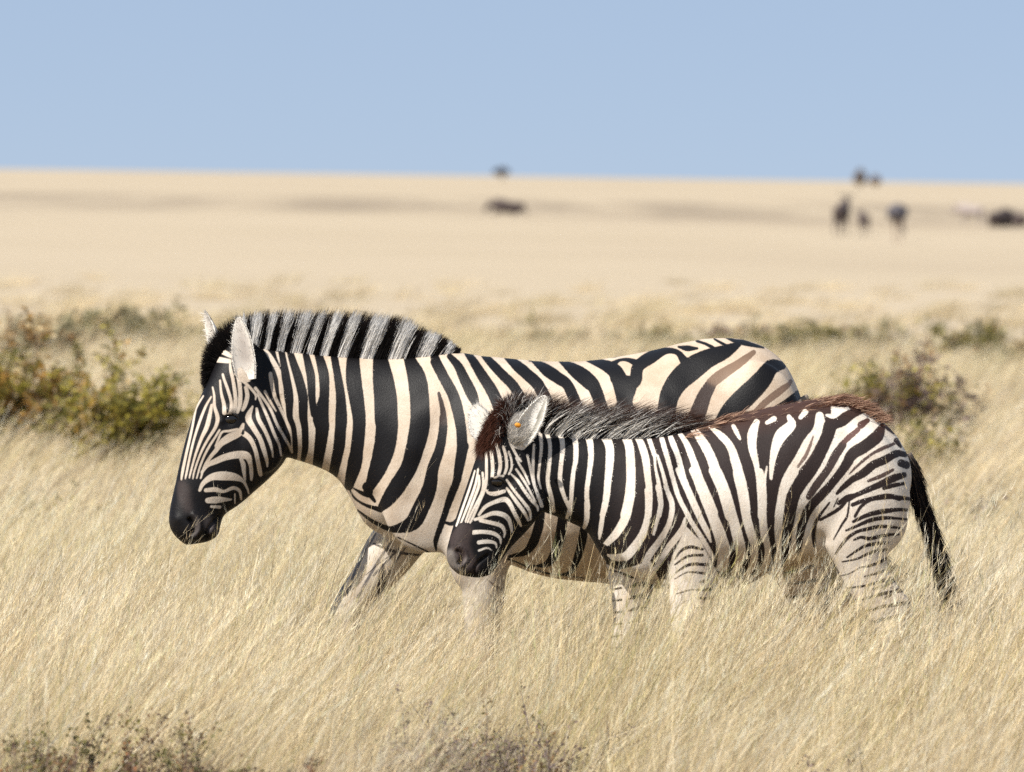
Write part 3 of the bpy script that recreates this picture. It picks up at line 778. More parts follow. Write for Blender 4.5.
def foal_coat(Q):
    c = Coat(Q)
    c.poly([(831.6, 400), (831.6, 421), (817.5, 455), (797, 486.5), (789.4, 502), (787.8, 517), (787, 536), (786.2, 554), (783, 575), (770, 590), (560, 600), (500, 590), (430, 590), (430, 380), (760, 380)])
    # legs and underside carry pale ground
    c.poly([(686, 526), (672, 556), (664, 590), (660, 800), (735, 800), (735, 600), (716, 570), (700, 540)], dark=False)
    c.poly([(604, 566), (618, 572), (650, 560), (664, 590), (660, 800), (590, 800), (595, 600)], dark=False)
    c.poly([(716, 581), (745, 582), (790, 572), (800, 600), (716, 600)], dark=False)
    # head
    c.wide = 1.1
    strokes(c.pale, F2, [
        (215,100,8, 185,200,12, 150,300,12, 115,400,12, 100,440,9), (235,90,10, 220,180,14, 185,280,14, 150,370,12, 125,430,9),
        (240,130,12, 240,190,16, 215,260,14, 180,350,12, 150,430,9), (262,110,12, 268,180,14, 255,240,14, 220,310,14, 190,370,12, 165,430,9),
        (275,-30,10, 285,0,14, 287,100,16, 285,170,16, 270,230,14, 240,300,14, 210,370,14, 185,420,10),
        (305,-30,14, 318,0,18, 325,70,20, 322,140,18), (345,-70,14, 365,0,20, 372,70,20, 362,120,18), (390,-50,14, 405,0,16, 412,70,16, 400,115,14),
        (425,-20,10, 440,30,12, 442,80,12, 425,120,10), (338,140,12, 390,130,14),
        (395,225,20, 340,240,24, 300,235,16, 285,215,9),
        (240,370,14, 280,320,20, 340,290,22, 400,275,28, 430,300,26, 455,350,22, 480,400,22, 500,440,12),
        (215,400,16, 260,385,18, 330,360,24, 390,370,28, 425,400,24, 440,450,18, 445,480,8),
        (250,405,20, 320,420,22, 380,440,22, 400,480,14, 395,510,8), (190,480,25, 260,475,22, 330,485,22, 370,515,16, 375,550,8),
        (240,540,22, 290,535,22, 340,545,14, 350,575,8), (240,590,12, 290,575,10, 320,590,5),
        (412,155,12, 450,210,15, 490,260,16, 530,310,18, 555,350,16, 560,400,10), (412,205,12, 440,245,17, 480,300,21, 520,355,18, 545,405,12),
        (440,120,8, 480,160,16, 520,220,17, 565,280,17, 600,320,14, 605,345,8), (470,90,12, 505,140,14, 545,205,12, 590,290,10),
        (470,20,10, 490,60,12, 520,110,13, 552,180,9), (430,-80,12, 470,0,14, 500,40,12)])
    c.pale(PX, (512,430,10, 516,440,13, 522,446,8))
    c.wide = 1.0
    # neck and barrel
    strokes(c.pale, F3, [
        (42,430,12, 62,520,14, 79,592,15, 104,660,18, 125,720,20), (115,310,20, 122,380,18, 112,480,14, 105,560,14, 120,620,8),
        (80,370,12, 75,460,16, 75,540,14, 85,600,10),
        (135,270,22, 165,340,22, 172,400,20, 165,500,22, 158,580,22, 180,680,25, 190,750,24), (195,255,30, 235,330,28, 243,400,26, 232,500,24, 228,580,25, 250,660,22, 282,740,16),
        (280,270,36, 315,350,30, 318,450,28, 305,520,24, 295,620,24, 290,720,20, 283,770,20), (365,280,48, 395,340,38, 405,430,32, 395,520,28, 380,640,26, 385,730,28),
        (470,300,48, 510,380,48, 510,480,46, 500,580,40, 490,680,36, 470,768,32), (575,290,40, 620,370,48, 630,480,50, 630,580,52, 620,680,55, 600,768,58),
        (655,310,25, 690,365,40, 715,450,42, 725,540,38, 735,640,36, 730,768,34), (735,335,25, 765,425,26), (765,425,15, 770,500,14, 790,600,22, 800,700,28, 790,768,26),
        (782,430,14, 815,540,20, 840,640,24, 865,710,26, 860,768,24), (805,320,24, 815,360,28, 840,450,28, 870,560,26, 900,660,26, 940,740,26, 960,775,24)])
    c.wide = 0.9
    strokes(c.pale, F5, [
        (50,290,22, 74,360,35, 104,440,34, 134,560,36, 174,660,40, 214,750,42), (85,270,16, 150,360,36, 190,460,44, 225,560,48, 265,660,55, 300,750,60),
        (170,255,30, 235,340,55, 285,430,60, 320,530,65, 360,640,68, 395,770,62), (285,270,16, 350,320,43, 400,380,48, 430,470,58, 460,580,60, 485,700,50, 490,770,45),
        (420,265,26, 437,300,28, 455,335,14), (552,240,36, 525,310,60, 525,390,50, 545,480,35, 560,580,30, 575,700,50, 575,770,50), (605,490,10, 590,570,20, 590,640,28, 585,720,40),
        (608,245,22, 650,222,34), (735,210,26, 748,255,56, 690,310,75, 655,380,55, 635,470,35, 628,555,20), (800,215,24, 828,185,36),
        (910,205,50, 905,290,85, 850,360,85, 800,440,75, 750,510,65, 710,580,60, 685,660,45, 670,770,50)])
    strokes(c.dark, F5, [(870,320,10, 830,420,22, 780,490,14)], (0.36, 0.25, 0.2))
    strokes(c.pale, F4, [
        (150,120,25, 152,160,25, 138,200,16), (240,120,28, 240,200,28, 228,250,20), (345,60,32, 325,160,26, 310,260,24, 305,305,10),
        (465,60,50, 440,180,50, 400,260,45, 350,320,35, 320,345,15), (550,50,34, 550,170,32, 530,260,40, 490,330,48, 440,390,50, 390,400,40, 350,390,14),
        (600,30,22, 615,120,25, 600,200,22, 580,275,12), (640,30,20, 675,120,30, 660,220,29, 610,310,35, 560,380,40, 525,460,35, 515,510,20),
        (742,190,10, 720,260,33, 660,340,36, 610,420,26, 565,500,20),
        (760,268,10, 790,310,18, 822,335,10), ])
    strokes(c.pale, F6, [
        (0,190,30, 60,310,32, 130,420,34, 200,540,28, 212,590,8), (-10,0,44, 20,60,50, 70,180,45, 120,290,45, 170,390,38, 195,455,14),
        (85,0,62, 110,50,70, 160,180,70, 210,300,75, 255,420,85, 280,520,85, 270,620,80), (220,0,84, 240,40,88, 290,160,80, 330,290,70, 360,400,75, 385,500,75, 385,570,62, 350,670,40),
        (365,0,66, 370,30,70, 395,150,65, 420,290,62, 450,400,62, 475,490,52, 470,590,52, 430,690,40), (505,10,56, 510,50,60, 520,180,60, 525,300,55, 535,400,55, 560,500,42, 555,600,52, 520,680,40),
        (720,10,70, 690,60,70, 650,150,60, 635,260,55, 625,360,55, 630,450,50, 640,550,42, 620,650,40)])
    # haunch: pale ground, dark bands, painted shade in the flank fold
    strokes(c.dark, F7, [
        (560,165,24, 470,185,60, 400,225,80, 330,250,90, 300,330,82, 240,450,88, 180,550,90, 115,640,85, 76,720,84, 52,860,75, 41,960,66, 37,1050,56, 20,1150,24),
        (660,272,44, 625,325,78, 540,390,78, 460,440,74, 410,520,60, 340,610,55, 270,690,60, 195,770,60, 148,860,60, 126,950,54, 122,1040,34, 112,1090,14), (700,275,40, 735,310,24),
        (810,450,32.5,745,440,47.5,660,480,55,590,510,55,530,560,55,460,600,42.5,400,650,35,360,690,20),
        (775,500,50,815,516,50), (795,575,37.5,720,595,50,640,630,43.8,560,665,37.5,480,700,31.2,430,720,47.5,370,752,27.5),
        (790,630,22.5,720,640,30,660,657,25), (750,362,37.5,780,400,17.5),
        (760,722,37.5,680,705,31.2,600,720,31.2,530,735,27.5,460,762,27.5)])
    c.dark(F7, (200,110,50, 250,100,60, 330,105,70, 430,120,60, 520,150,50, 590,185,24), RUST)
    strokes(c.pale, F7, [(300,195,16, 345,200,34, 400,168,26, 440,150,14)])
    strokes(c.dark, F7, [(565,230,32, 520,258,46), (500,285,30, 450,325,36, 400,370,34)], (0.20, 0.10, 0.085))
    strokes(c.dark, F7, [(400,380,50, 350,450,56, 300,540,50, 225,640,52, 180,710,40)], (0.075, 0.055, 0.05))
    strokes(c.dark, F7, [(735,378,20, 660,402,24, 580,442,20, 500,505,18, 440,565,10), (720,540,20, 640,580,28, 560,610,18)], (0.15, 0.10, 0.085))
    strokes(c.dark, F8, [
        (690,52,14, 632,40,22, 560,32,24, 500,38,22, 450,50,20, 408,84,18, 380,132,16), (668,104,14, 606,98,20, 540,104,26, 480,114,26, 425,132,22, 372,158,16), (650,150,12, 585,142,15, 520,140,22, 455,152,22, 395,178,18, 335,204,12),
        (625,196,12, 566,186,16, 500,184,20, 445,196,20, 395,208,18, 345,240,18, 305,290,14, 282,328,8), (606,226,12, 556,226,16, 500,236,20, 455,246,20, 410,238,16, 375,252,10), (548,268,16, 490,272,20, 435,282,18, 395,304,15, 340,342,10),
        (545,304,14, 490,310,17, 440,326,15, 395,348,12, 318,366,8), (560,345,16, 510,366,18, 460,384,15, 405,395,10), (590,398,16, 540,410,18, 480,428,14, 430,440,8), (618,448,18, 570,468,22, 520,492,16, 470,505,8), (636,498,18, 590,520,20, 540,550,14),
        (352,50,9, 340,130,12, 316,170,12, 294,210,10, 272,252,6), (292,40,8, 272,84,8), (250,60,10, 200,130,16, 180,170,20, 172,226,26, 178,290,16), (205,150,16, 300,92,20, 345,40,16),  # stroke down the flank fold: thin stripe with the fold's shade painted in
        (395,402,8, 350,428,7, 312,440,5), (30,440,9, 90,432,18, 180,400,16)])
    for k in range(12):                                     # hind shanks under the grass
        y = 585 + k * 13
        c.dark(PX, (842, y + 4 + 3 * math.sin(k * 2.1), 1.2, 866, y, 2.6, 884, y - 5, 3.6, 908, y - 11 + 3 * math.sin(k), 4.2))
        c.dark(PX, (786, y + 2 + 3 * math.sin(k * 1.7), 1.5, 808, y, 3.4, 832, y - 5, 4.2))
    strokes(c.dark, F4, [
        (690,402,8, 720,362,14, 765,340,18, 830,352,14), (690,432,9, 755,388,13, 830,382,15), (695,472,8, 765,430,16, 855,432,18), (690,505,6, 755,470,9, 845,476,15),
        (700,582,6, 760,562,8, 790,560,6), (690,655,5, 750,615,6), (820,520,14, 860,515,20), (800,560,12, 870,560,22), (800,600,10, 870,610,22), (790,650,10, 860,660,20)])
    strokes(c.dark, F4, [(260,300,14, 300,330,26, 345,352,18), (300,360,12, 335,410,16), (345,425,26, 400,438,34), (350,475,8, 420,490,12, 490,520,10), (480,420,40, 520,360,30, 560,290,30)])
    for k in range(6):
        y = 590 + 12 * k
        c.dark(PX, (630, y, 2, 642, y - 3, 5, 652, y, 5)); c.dark(PX, (612, y + 3, 1.5, 622, y + 1, 2.5))
    # muzzle skin
    for crop, row, col in ((F2, (150,470,90, 120,540,110, 150,620,90, 200,690,70), (0.030, 0.021, 0.020)), (F2, (60,600,24, 70,650,40, 100,700,34, 150,722,16), (0.13, 0.115, 0.105)),
                           (F2, (165,640,14, 150,680,12), (0.12, 0.105, 0.1))):
        ids, d = c._cap(c.conv(crop, row)); m = d > -1; c.dk[ids[m]] = col; c.sd[ids[m]] = np.maximum(c.sd[ids[m]], 3)
    # rusty brown along the spine and on the brow
    back = np.interp(Q[:, 0], [690, 720, 760, 800, 837, 857, 881], [427, 416, 410, 402, 395, 402, 420])
    k = np.clip(1 - (Q[:, 1] - back - 4) / 24, 0, 1) * .85 * np.clip((Q[:, 0] - 700) / 40, 0, 1)
    c.dk = c.dk * (1 - k[:, None]) + np.array(RUST) * k[:, None]
    k = np.clip(1 - np.hypot((Q[:, 0] - 484) / 16, (Q[:, 1] - 446) / 16), 0, 1)
    c.dk = c.dk * (1 - k[:, None]) + np.array(RUST) * k[:, None]
    k = np.clip((Q[:, 0] - 590) / 60, 0, 1) * 0.65
    c.dk = c.dk * (1 - k[:, None]) + np.array((0.024, 0.0145, 0.013)) * k[:, None]
    ids = np.where((back + 2.5 > Q[:, 1]) & (Q[:, 0] > 700) & (Q[:, 0] < 884))[0]
    c.sd[ids] = np.maximum(c.sd[ids], 1.0)
    return c

def adult_white(Q, V, Nn):
    w = np.tile(np.array([0.50, 0.425, 0.345]), (len(Q), 1))
    def tint(k, col): w[:] = w * (1 - k[:, None]) + np.array(col) * k[:, None]
    tint(np.clip((330 - Q[:, 0]) / 60, 0, 1) * 0.6, (0.50, 0.45, 0.39))
    tint(np.clip((Q[:, 1] - 500) / 40, 0, 1) * np.clip((520 - Q[:, 0]) / 40, 0, 1) * 0.7, (0.51, 0.475, 0.43))
    tint(np.clip((Q[:, 0] - 560) / 100, 0, 1) * 0.5, (0.47, 0.37, 0.275))
    tint(np.clip((Q[:, 0] - 520) / 30, 0, 1) * np.clip((Q[:, 1] - 500) / 60, 0, 1) * 0.7, (0.45, 0.36, 0.26))  # belly turned tan, warm bounced light painted into the coat
    tint(np.clip((Q[:, 1] - 575) / 20, 0, 1) * 0.8, (0.47, 0.43, 0.37))
    return w * np.array([1.14, 1.15, 1.17])

def foal_white(Q, V, Nn):
    w = np.tile(np.array([0.58, 0.54, 0.49]), (len(Q), 1))
    def tint(k, col): w[:] = w * (1 - k[:, None]) + np.array(col) * k[:, None]
    tint(np.clip((Q[:, 1] - 530) / 45, 0, 1) * np.clip((Q[:, 0] - 712) / 15, 0, 1) * np.clip((830 - Q[:, 0]) / 20, 0, 1) * 0.8, (0.46, 0.35, 0.24))  # tan belly: dirt and warm bounced light, both painted in
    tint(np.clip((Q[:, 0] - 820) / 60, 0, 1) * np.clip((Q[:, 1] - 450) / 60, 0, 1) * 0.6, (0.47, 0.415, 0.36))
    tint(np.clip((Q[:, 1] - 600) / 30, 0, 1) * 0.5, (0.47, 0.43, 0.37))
    return w * 1.2

def press(V, Nn, Q, marks):
    """Small dents and swellings: (x, y, radius, depth in m, positive swells)."""
    for x, y, r, d in marks:
        q = ((Q[:, 0] - x) ** 2 + (Q[:, 1] - y) ** 2) / (r * r)
        k = np.exp(-q) * np.clip(np.abs(Nn[:, 1]) * 1.6 - 0.3, 0, 1)
        V += Nn * (k * d)[:, None]
    return V

def press_line(V, Nn, Q, pts, r, d):
    pts = catmull(np.array(pts, float), 5); best = np.full(len(Q), 1e9)
    for a, b in zip(pts[:-1], pts[1:]):
        ab = b - a; t = np.clip(((Q - a) @ ab) / (ab @ ab + 1e-9), 0, 1)
        best = np.minimum(best, np.linalg.norm(Q - a - t[:, None] * ab, axis=1))
    k = np.exp(-(best / r) ** 2) * np.clip(np.abs(Nn[:, 1]) * 1.6 - 0.3, 0, 1)
    return V + Nn * (k * d)[:, None]

def eye_pair(parent, V, Q, Nn, D, px, py, rad, mat, lidmat):
    """An eyeball seated in the head on each side, with an upper lid part."""
    for side in (-1, 1):
        m = np.where((np.hypot(Q[:, 0] - px, Q[:, 1] - py) < 3.0) & (Nn[:, 1] * side > 0.2))[0]
        c = V[m].mean(0); n = Nn[m].mean(0); n /= np.linalg.norm(n)
        ctr = c - n * rad * 0.62
        us, vv = np.meshgrid(np.linspace(0, 2 * np.pi, 24, endpoint=False), np.linspace(0, np.pi, 14))
        S = np.stack([np.cos(us) * np.sin(vv), np.cos(vv), np.sin(us) * np.sin(vv)], -1).reshape(-1, 3) * rad * np.array([1.25, 1.0, 0.95]) + ctr
        fs = [(i * 24 + j, i * 24 + (j + 1) % 24, (i + 1) * 24 + (j + 1) % 24, (i + 1) * 24 + j) for i in range(13) for j in range(24)]
        e = mesh_obj('eye', S, np.array(fs), mat, parent)
        # lid: a rolled rim over the upper half of the ball
        t = np.linspace(-0.15 * np.pi, 1.12 * np.pi, 16)
        ax = np.array([1.0, 0, -0.15]); ax -= (ax @ n) * n; ax /= np.linalg.norm(ax); up = np.cross(n, ax); up *= np.sign(up[2])
        ringc = ctr + n * rad * 0.52 + (np.cos(t)[:, None] * ax * rad * 1.3 + np.sin(t)[:, None] * up * rad * 0.92)
        a = np.linspace(0, 2 * np.pi, 8, endpoint=False)
        out = (ringc - ctr); out /= np.linalg.norm(out, axis=1, keepdims=True)
        tang = np.gradient(ringc, axis=0); tang /= np.linalg.norm(tang, axis=1, keepdims=True)
        b2 = np.cross(tang, out)
        thick = rad * (0.10 + 0.22 * np.sin(np.clip(t / np.pi, 0, 1) * np.pi))
        L = ringc[:, None] + thick[:, None, None] * (np.cos(a)[None, :, None] * out[:, None] + np.sin(a)[None, :, None] * b2[:, None])
        fs = [(i * 8 + j, i * 8 + (j + 1) % 8, (i + 1) * 8 + (j + 1) % 8, (i + 1) * 8 + j) for i in range(15) for j in range(8)]
        mesh_obj('eyelid', L.reshape(-1, 3), np.array(fs), lidmat, e)

def ear_part(parent, base, tip, width, face, mat, inner, rim, back, tipcol, spot=None, cup=0.75, half=False):
    """Cupped ear from base to tip (world), opening towards face."""
    base, tip, face = (np.array(v, float) for v in (base, tip, face))
    ax = tip - base; Lh = np.linalg.norm(ax); ax /= Lh
    face -= (face @ ax) * ax; face /= np.linalg.norm(face); sd = np.cross(ax, face)
    nv, nu = 26, 22
    V, C = [], []
    for shell in (0, 1):
        for i in range(nv):
            t = i / (nv - 1)
            wd = width * 0.5 * (np.sin(np.pi * (0.14 + 0.86 * t) ** 0.85) ** 0.6 if t < 1 else 0.0) + 0.0008
            cupk = cup * (1.25 - 0.75 * t)
            for j in range(nu):
                u = -1 + 2 * j / (nu - 1)
                ang = u * (1.05 + 0.75 * (1 - t))
                off = 0.0035 if shell else 0
                r = wd / max(math.sin(min(1.05 + 0.75 * (1 - t), math.pi / 2)), 0.3)
                p = base + ax * Lh * t + sd * (r + off) * math.sin(ang) + face * (cupk * r * (0.35 - math.cos(ang)) - off) - face * 0.02 * (t * t)
                V.append(p)
                k = abs(u)
                if shell == 0:
                    c = np.array(inner) * (1 - k ** 1.5) + np.array(rim) * k ** 1.5
                    if half and u < .12 + .25 * (1 - t): c = np.array(rim)
                    if t < .35: c = c * (t / .35) + np.array(rim) * (1 - t / .35)
                    if t > 0.6 : c = c * (1 - (t - .6) / .4 * .5) + np.array(rim) * ((t - .6) / .4 * .5)
                else:
                    c = np.array(rim) * (k ** 4) + np.array(back) * (1 - k ** 4)
                    if t > 0.72: c = np.array(tipcol)
                C.append(c)
    fs = []
    for shell in (0, 1):
        o = shell * nv * nu
        for i in range(nv - 1):
            for j in range(nu - 1):
                q = (o + i * nu + j, o + i * nu + j + 1, o + (i + 1) * nu + j + 1, o + (i + 1) * nu + j)
                fs.append(q if shell == 0 else q[::-1])
    o = nv * nu
    for i in range(nv - 1):
        for j in (0, nu - 1):
            fs.append((i * nu + j, (i + 1) * nu + j, o + (i + 1) * nu + j, o + i * nu + j))
    ear = mesh_obj('ear', np.array(V), np.array(fs), mat, parent, cols={'Col': np.array(C)})
    # soft hair on the rim and inside
    V = np.array(V); C = np.array(C)
    n = 420
    ii = rng.integers(2, nv - 1, n); jj = np.where(rng.random(n) < 0.6, rng.choice([0, 1, nu - 2, nu - 1], n), rng.integers(3, nu - 3, n))
    root = V[ii * nu + jj]
    d = ax[None] * 0.8 + face[None] * 0.35 + sd[None] * ((jj / (nu - 1)) - 0.5)[:, None] * 0.8 + rng.normal(0, 0.25, (n, 3))
    col = np.tile(np.array(rim), (n, 1)) * rng.uniform(0.75, 1.05, (n, 1))
    hv, hf, hc = strands(root, d, rng.uniform(0.006, 0.018, n), np.full(n, 0.0012), col, col, seg=2)
    mesh_obj('ear_hair', hv, hf, mat, ear, cols={'Col': hc})
    return ear

def hoof_pair(parent, rows, D, yo, mat):
    V, fs = leg_px(rows, D, yo, 2)
    mesh_obj('hoof', V, fs, mat, parent)

coat_a, coat_f = coat_mat('short_striped_coat', 0.5, 0.55), coat_mat('woolly_striped_coat', 0.65, 0.6)
M_eye = plain_mat('wet_dark_eye', (0.008, 0.006, 0.005), 0.06, 0.6, var=0.1)
M_lid = plain_mat('black_eyelid_skin', (0.012, 0.010, 0.010), 0.45, 0.4, 0.2, 200)
M_hoof = plain_mat('dark_horn', (0.035, 0.03, 0.027), 0.5, 0.3, 0.3, 80)
M_hair = hair_mat('coarse_mane_hair', 0.5, 0.42, 0.0)
M_fur = hair_mat('short_body_hair', 0.6, 0.0, 0.0)
M_ear = hair_mat('furry_ear', 0.75, 0.15, 0.0)

# ---------------------------------------------- adult
DA = 25.0
PA = DA - 0.2
adult = thing('adult_zebra', 'larger adult zebra with stiff upright black and white mane walking behind the foal', 'zebra', (unproj(600., 560., DA)[0], DA, 0), 'zebras walking through the grass')
torso = [(803,405,806,470,.05,0), (799,392,802,505,.17,0), (785,364,790,545,.235,0), (765,346,768,572,.265,0), (740,338,742,587,.275,0), (700,339,702,589,.285,0),
         (650,350,652,588,.30,0), (600,359,600,583,.30,0), (550,361,548,577,.29,0), (510,358,505,563,.265,0), (480,355,470,556,.235,0), (455,351,430,552,.205,0),
         (432,354,395,541,.185,0), (412,356,366,526,.168,0), (390,357,352,500,.15,0), (359,356,338,479,.132,0), (330,354,321,469,.117,0), (305,352,304,462,.105,0),
         (279,349,288,457,.094,-.005), (258,346,270,452,.08,-.012), (245,347,257,440,.055,-.02)]
head = [(254,339,284,396,.04,-.012), (238,338,291,420,.07,-.015), (221,352,290,446,.088,-.02), (208,380,283,463,.096,-.03), (197,407,270,477,.092,-.042), (188,436,255,491,.080,-.056),
        (181,464,239,504,.068,-.07), (175,490,226,513,.062,-.082), (171,510,222,523,.062,-.092), (171,524,220,532,.058,-.098), (177,535,214,538,.048,-.1), (187,543,206,541,.024,-.1)]
pieces = [loft_px(torso, DA, 5, -0.10), loft_px(head, DA, 5, 0.12, ex=0.92)]
for s in (-1, 1):
    pieces.append(blob_px(258, 440, 30, 34, .055, s * .055 - .03, DA))            # jaw
    pieces.append(blob_px(232, 418, 17, 12, .03, s * .075 - .03, DA, 1.1))        # brow over the eye
    pieces.append(blob_px(436, 475, 58, 80, .045, s * .15, DA, 0.2))             # shoulder
    pieces.append(blob_px(478, 545, 34, 48, .075, s * .15, DA))                   # upper arm
    pieces.append(blob_px(764, 465, 52, 110, .10, s * .17, DA, -0.12))            # haunch
nf = [(540,452,522,.085), (556,457,515,.08), (573,461,507,.072), (600,463,504,.062), (622,464,501,.052), (645,466,500,.046), (665,470,495,.038), (690,472,492,.03), (715,471,493,.031), (728,470,494,.033), (742,473,491,.029), (757,469,496,.036)]
ff = [(465,412,448,.04), (488,402,458,.065), (508,392,460,.08), (528,374,446,.085), (548,361,430,.08), (572,350,410,.068), (594,337,388,.056), (615,329,369,.05), (632,329,361,.043), (655,335,360,.034), (685,342,364,.03), (712,345,368,.032), (726,344,368,.033), (740,344,363,.029), (757,337,366,.036)]
nh = [(470,725,806,.12), (510,742,811,.115), (545,758,815,.10), (575,772,822,.08), (598,786,832,.06), (615,800,842,.05), (635,806,843,.042), (660,812,840,.034), (690,815,838,.031), (714,812,838,.034), (730,810,834,.034), (744,811,831,.03), (757,806,839,.038)]
fh = [(470,728,806,.11), (510,752,815,.105), (545,780,838,.09), (575,808,866,.075), (598,832,888,.058), (615,850,897,.05), (635,856,895,.042), (660,861,890,.034), (690,864,888,.031), (714,862,889,.034), (730,860,885,.034), (744,861,882,.03), (757,855,889,.038)]
pieces += [leg_px(nf, DA, -.14), leg_px(ff, DA, .14), leg_px(nh, DA, -.15), leg_px(fh, DA, .15)]
def flank_weight(D, x0, y0, top):
    def w(V):
        q = to_pattern(V, D)
        return np.clip((q[:, 0] - x0) / 40, 0, 1) * np.clip((y0 - q[:, 1]) / 40, 0, 1)
    return w
V, Qd = fuse(pieces, 0.0037, 16, weight=flank_weight(DA, 300, 600, 0), extra=170)
Nn = normals_of(V, Qd); P2 = to_pattern(V, PA)
V = press_line(V, Nn, P2, [(189, 520), (193.5, 525), (194, 530), (190.5, 534)], 1.9, -.015)
V = press_line(V, Nn, P2, [(193, 515), (198, 521), (199, 530), (194, 538)], 2.2, .006)
V = press(V, Nn, P2, [(177, 520, 5, .004), (200, 541, 4, .004), (229.5, 420, 6, -.010), (229, 412, 5, .009), (221, 422, 3, .004), (212, 533, 5, .006),
                      (205, 470, 12, -.006), (240, 455, 12, .004), (262, 470, 9, -.004), (455, 500, 18, -.008), (500, 420, 30, .006), (415, 450, 14, .005), (700, 480, 22, -.012), (372, 500, 8, -.006),
                      (330, 415, 18, -.006), (382, 420, 20, .004)])
V = press_line(V, Nn, P2, [(206, 545), (207, 533), (211, 525), (218, 518)], 1.5, -.011)
V = press_line(V, Nn, P2, [(278, 400), (284, 425), (277, 452), (262, 472)], 3.0, -.006)
V = press_line(V, Nn, P2, [(452, 400), (428, 450), (412, 500)], 11, -.004)
for k in range(7):
    x = 520 + k * 24
    V = press_line(V, Nn, P2, [(x, 400), (x + 8, 460), (x + 4, 530)], 7, .0028)
V = flesh(V, Nn, .0036, 7)
Nn = normals_of(V, Qd); P2 = to_pattern(V, PA)
ca = adult_coat(P2)
body = mesh_obj('body', V, Qd, coat_a, adult, cols={'dk': blend(ca.dk, Qd, 14), 'wh': adult_white(P2, V, Nn)}, floats={'sd': ca.sd, 'gr': np.clip((P2[:, 0] - 270) / 60, 0.22, 1)})
wa = adult_white(P2, V, Nn)
def flow_a(P):
    f = np.tile(np.array([.55, 0, -.8]), (len(P), 1)); h = P[:, 0] < unproj(290., 400., DA)[0]
    f[h] = np.array([.55, 0, .75]); return f
fur(adult, V, Nn, Qd, ca, wa, 170000, .0090, .0017, flow_a, M_fur, 101, .20, lambda P: np.hypot((to_pattern(P, PA) - np.array([229.7, 420.3]))[:, 0], (to_pattern(P, PA) - np.array([229.7, 420.3]))[:, 1]) > 7)
eye_pair(adult, V, P2, Nn, DA, 229.7, 420.3, 0.021, M_eye, M_lid)

EW, EIN = (0.80, 0.76, 0.70), (0.52, 0.48, 0.44)
b = unproj(248., 380., DA - .112); t = unproj(235.5, 318., DA - .115)
ear_part(adult, b, t, 0.074, (-0.42, -0.9, 0.05), M_ear, (0.40, 0.36, 0.33), EW, (0.5, 0.47, 0.44), (0.72, 0.68, 0.62), cup=.5)
b = unproj(222., 356., DA + .045); t = unproj(199., 314., DA + .07)
ear_part(adult, b, t, 0.075, (-0.85, -0.3, 0.1), M_ear, EIN, EW, (0.66, 0.63, 0.6), (0.06, 0.05, 0.05))

def mane(parent, D, yo, crest, bands, n, lens, lean, droop, width, tip, tipk, spread, pale, wild=0.12, clump=0.0):
    """crest: root line (px); bands: dark intervals along its x; lens: (x, length px); hair is set in a narrow ridge."""
    cr = catmull(np.array(crest, float), 8)
    seglen = np.r_[0, np.cumsum(np.linalg.norm(np.diff(cr[:, :2], axis=0), axis=1))]
    u = rng.random(n) * seglen[-1]
    x = np.interp(u, seglen, cr[:, 0]); y = np.interp(u, seglen, cr[:, 1])
    dx = np.interp(u, seglen, cr[:, 2]); dy = np.interp(u, seglen, cr[:, 3])
    s = D / FPX
    off = rng.uniform(-1, 1, n)
    root = unproj(x, y + 9 * rng.random(n) ** 2, D); root[:, 1] += np.interp(u, seglen, cr[:, 4]) + off * spread
    root[:, 2] -= 0.006 * np.abs(off)
    g = np.sin(u * 0.9) * 0.5 + np.sin(u * 0.37 + 2) * 0.5
    d = np.stack([dx + lean[0] * rng.normal(1, 0.35, n) + clump * g, off * 0.16 + rng.normal(0, 0.05, n), dy + rng.normal(0, wild, n)], 1)
    L = np.interp(u, seglen, cr[:, 5]) * s * rng.uniform(0.74, 1.04, n) * np.where(rng.random(n) < .05, 1.1, 1)
    dark = np.zeros(n, bool)
    for a, b2, q0, q1 in bands:
        key = x if a < 10000 else y
        jit = rng.normal(0, 0.8, n)
        dark |= (x + jit > a) & (x + jit < b2) & (y > q0) & (y < q1)
    ck = np.where(dark[:, None], np.array([0.012, 0.010, 0.010]), np.array(pale) * rng.uniform(0.8, 1.08, (n, 1)))
    bend = np.stack([droop[0] * rng.normal(1, 0.5, n), rng.normal(0, .06, n), droop[1] * rng.normal(1, 0.4, n)], 1)
    seg = 6
    V, Fq, C = strands(root, d, L, np.full(n, width) * rng.uniform(0.7, 1.3, n), ck, ck, bend, seg)
    T = np.tile(np.repeat(np.linspace(0, 1, seg + 1), 2), n)[:, None]
    # tips are dark, and the dark creeps down by a different amount in every hair
    st = np.repeat(np.clip(tipk + rng.normal(0, 0.07, n), 0.3, 0.97), 2 * (seg + 1))[:, None]
    k = np.clip((T - st) / 0.14, 0, 1)
    tc = np.repeat(np.array(tip)[None] * rng.uniform(0.5, 1.6, (n, 1)), 2 * (seg + 1), 0)
    C = C * (1 - k) + tc * k
    return mesh_obj('mane', V, Fq, M_hair, parent, cols={'Col': C})

s4 = lambda v: 260 + v / 5.12
bands = [(s4(a), s4(b_), 335, 400) for a, b_ in ((45, 80), (118, 150), (202, 230), (262, 300), (345, 387), (438, 500), (575, 642), (727, 787), (866, 917), (962, 1100))]
bands += [(258, 263.5, 330, 400), (246, 250.5, 300, 400), (190, 240, 300, 420)]
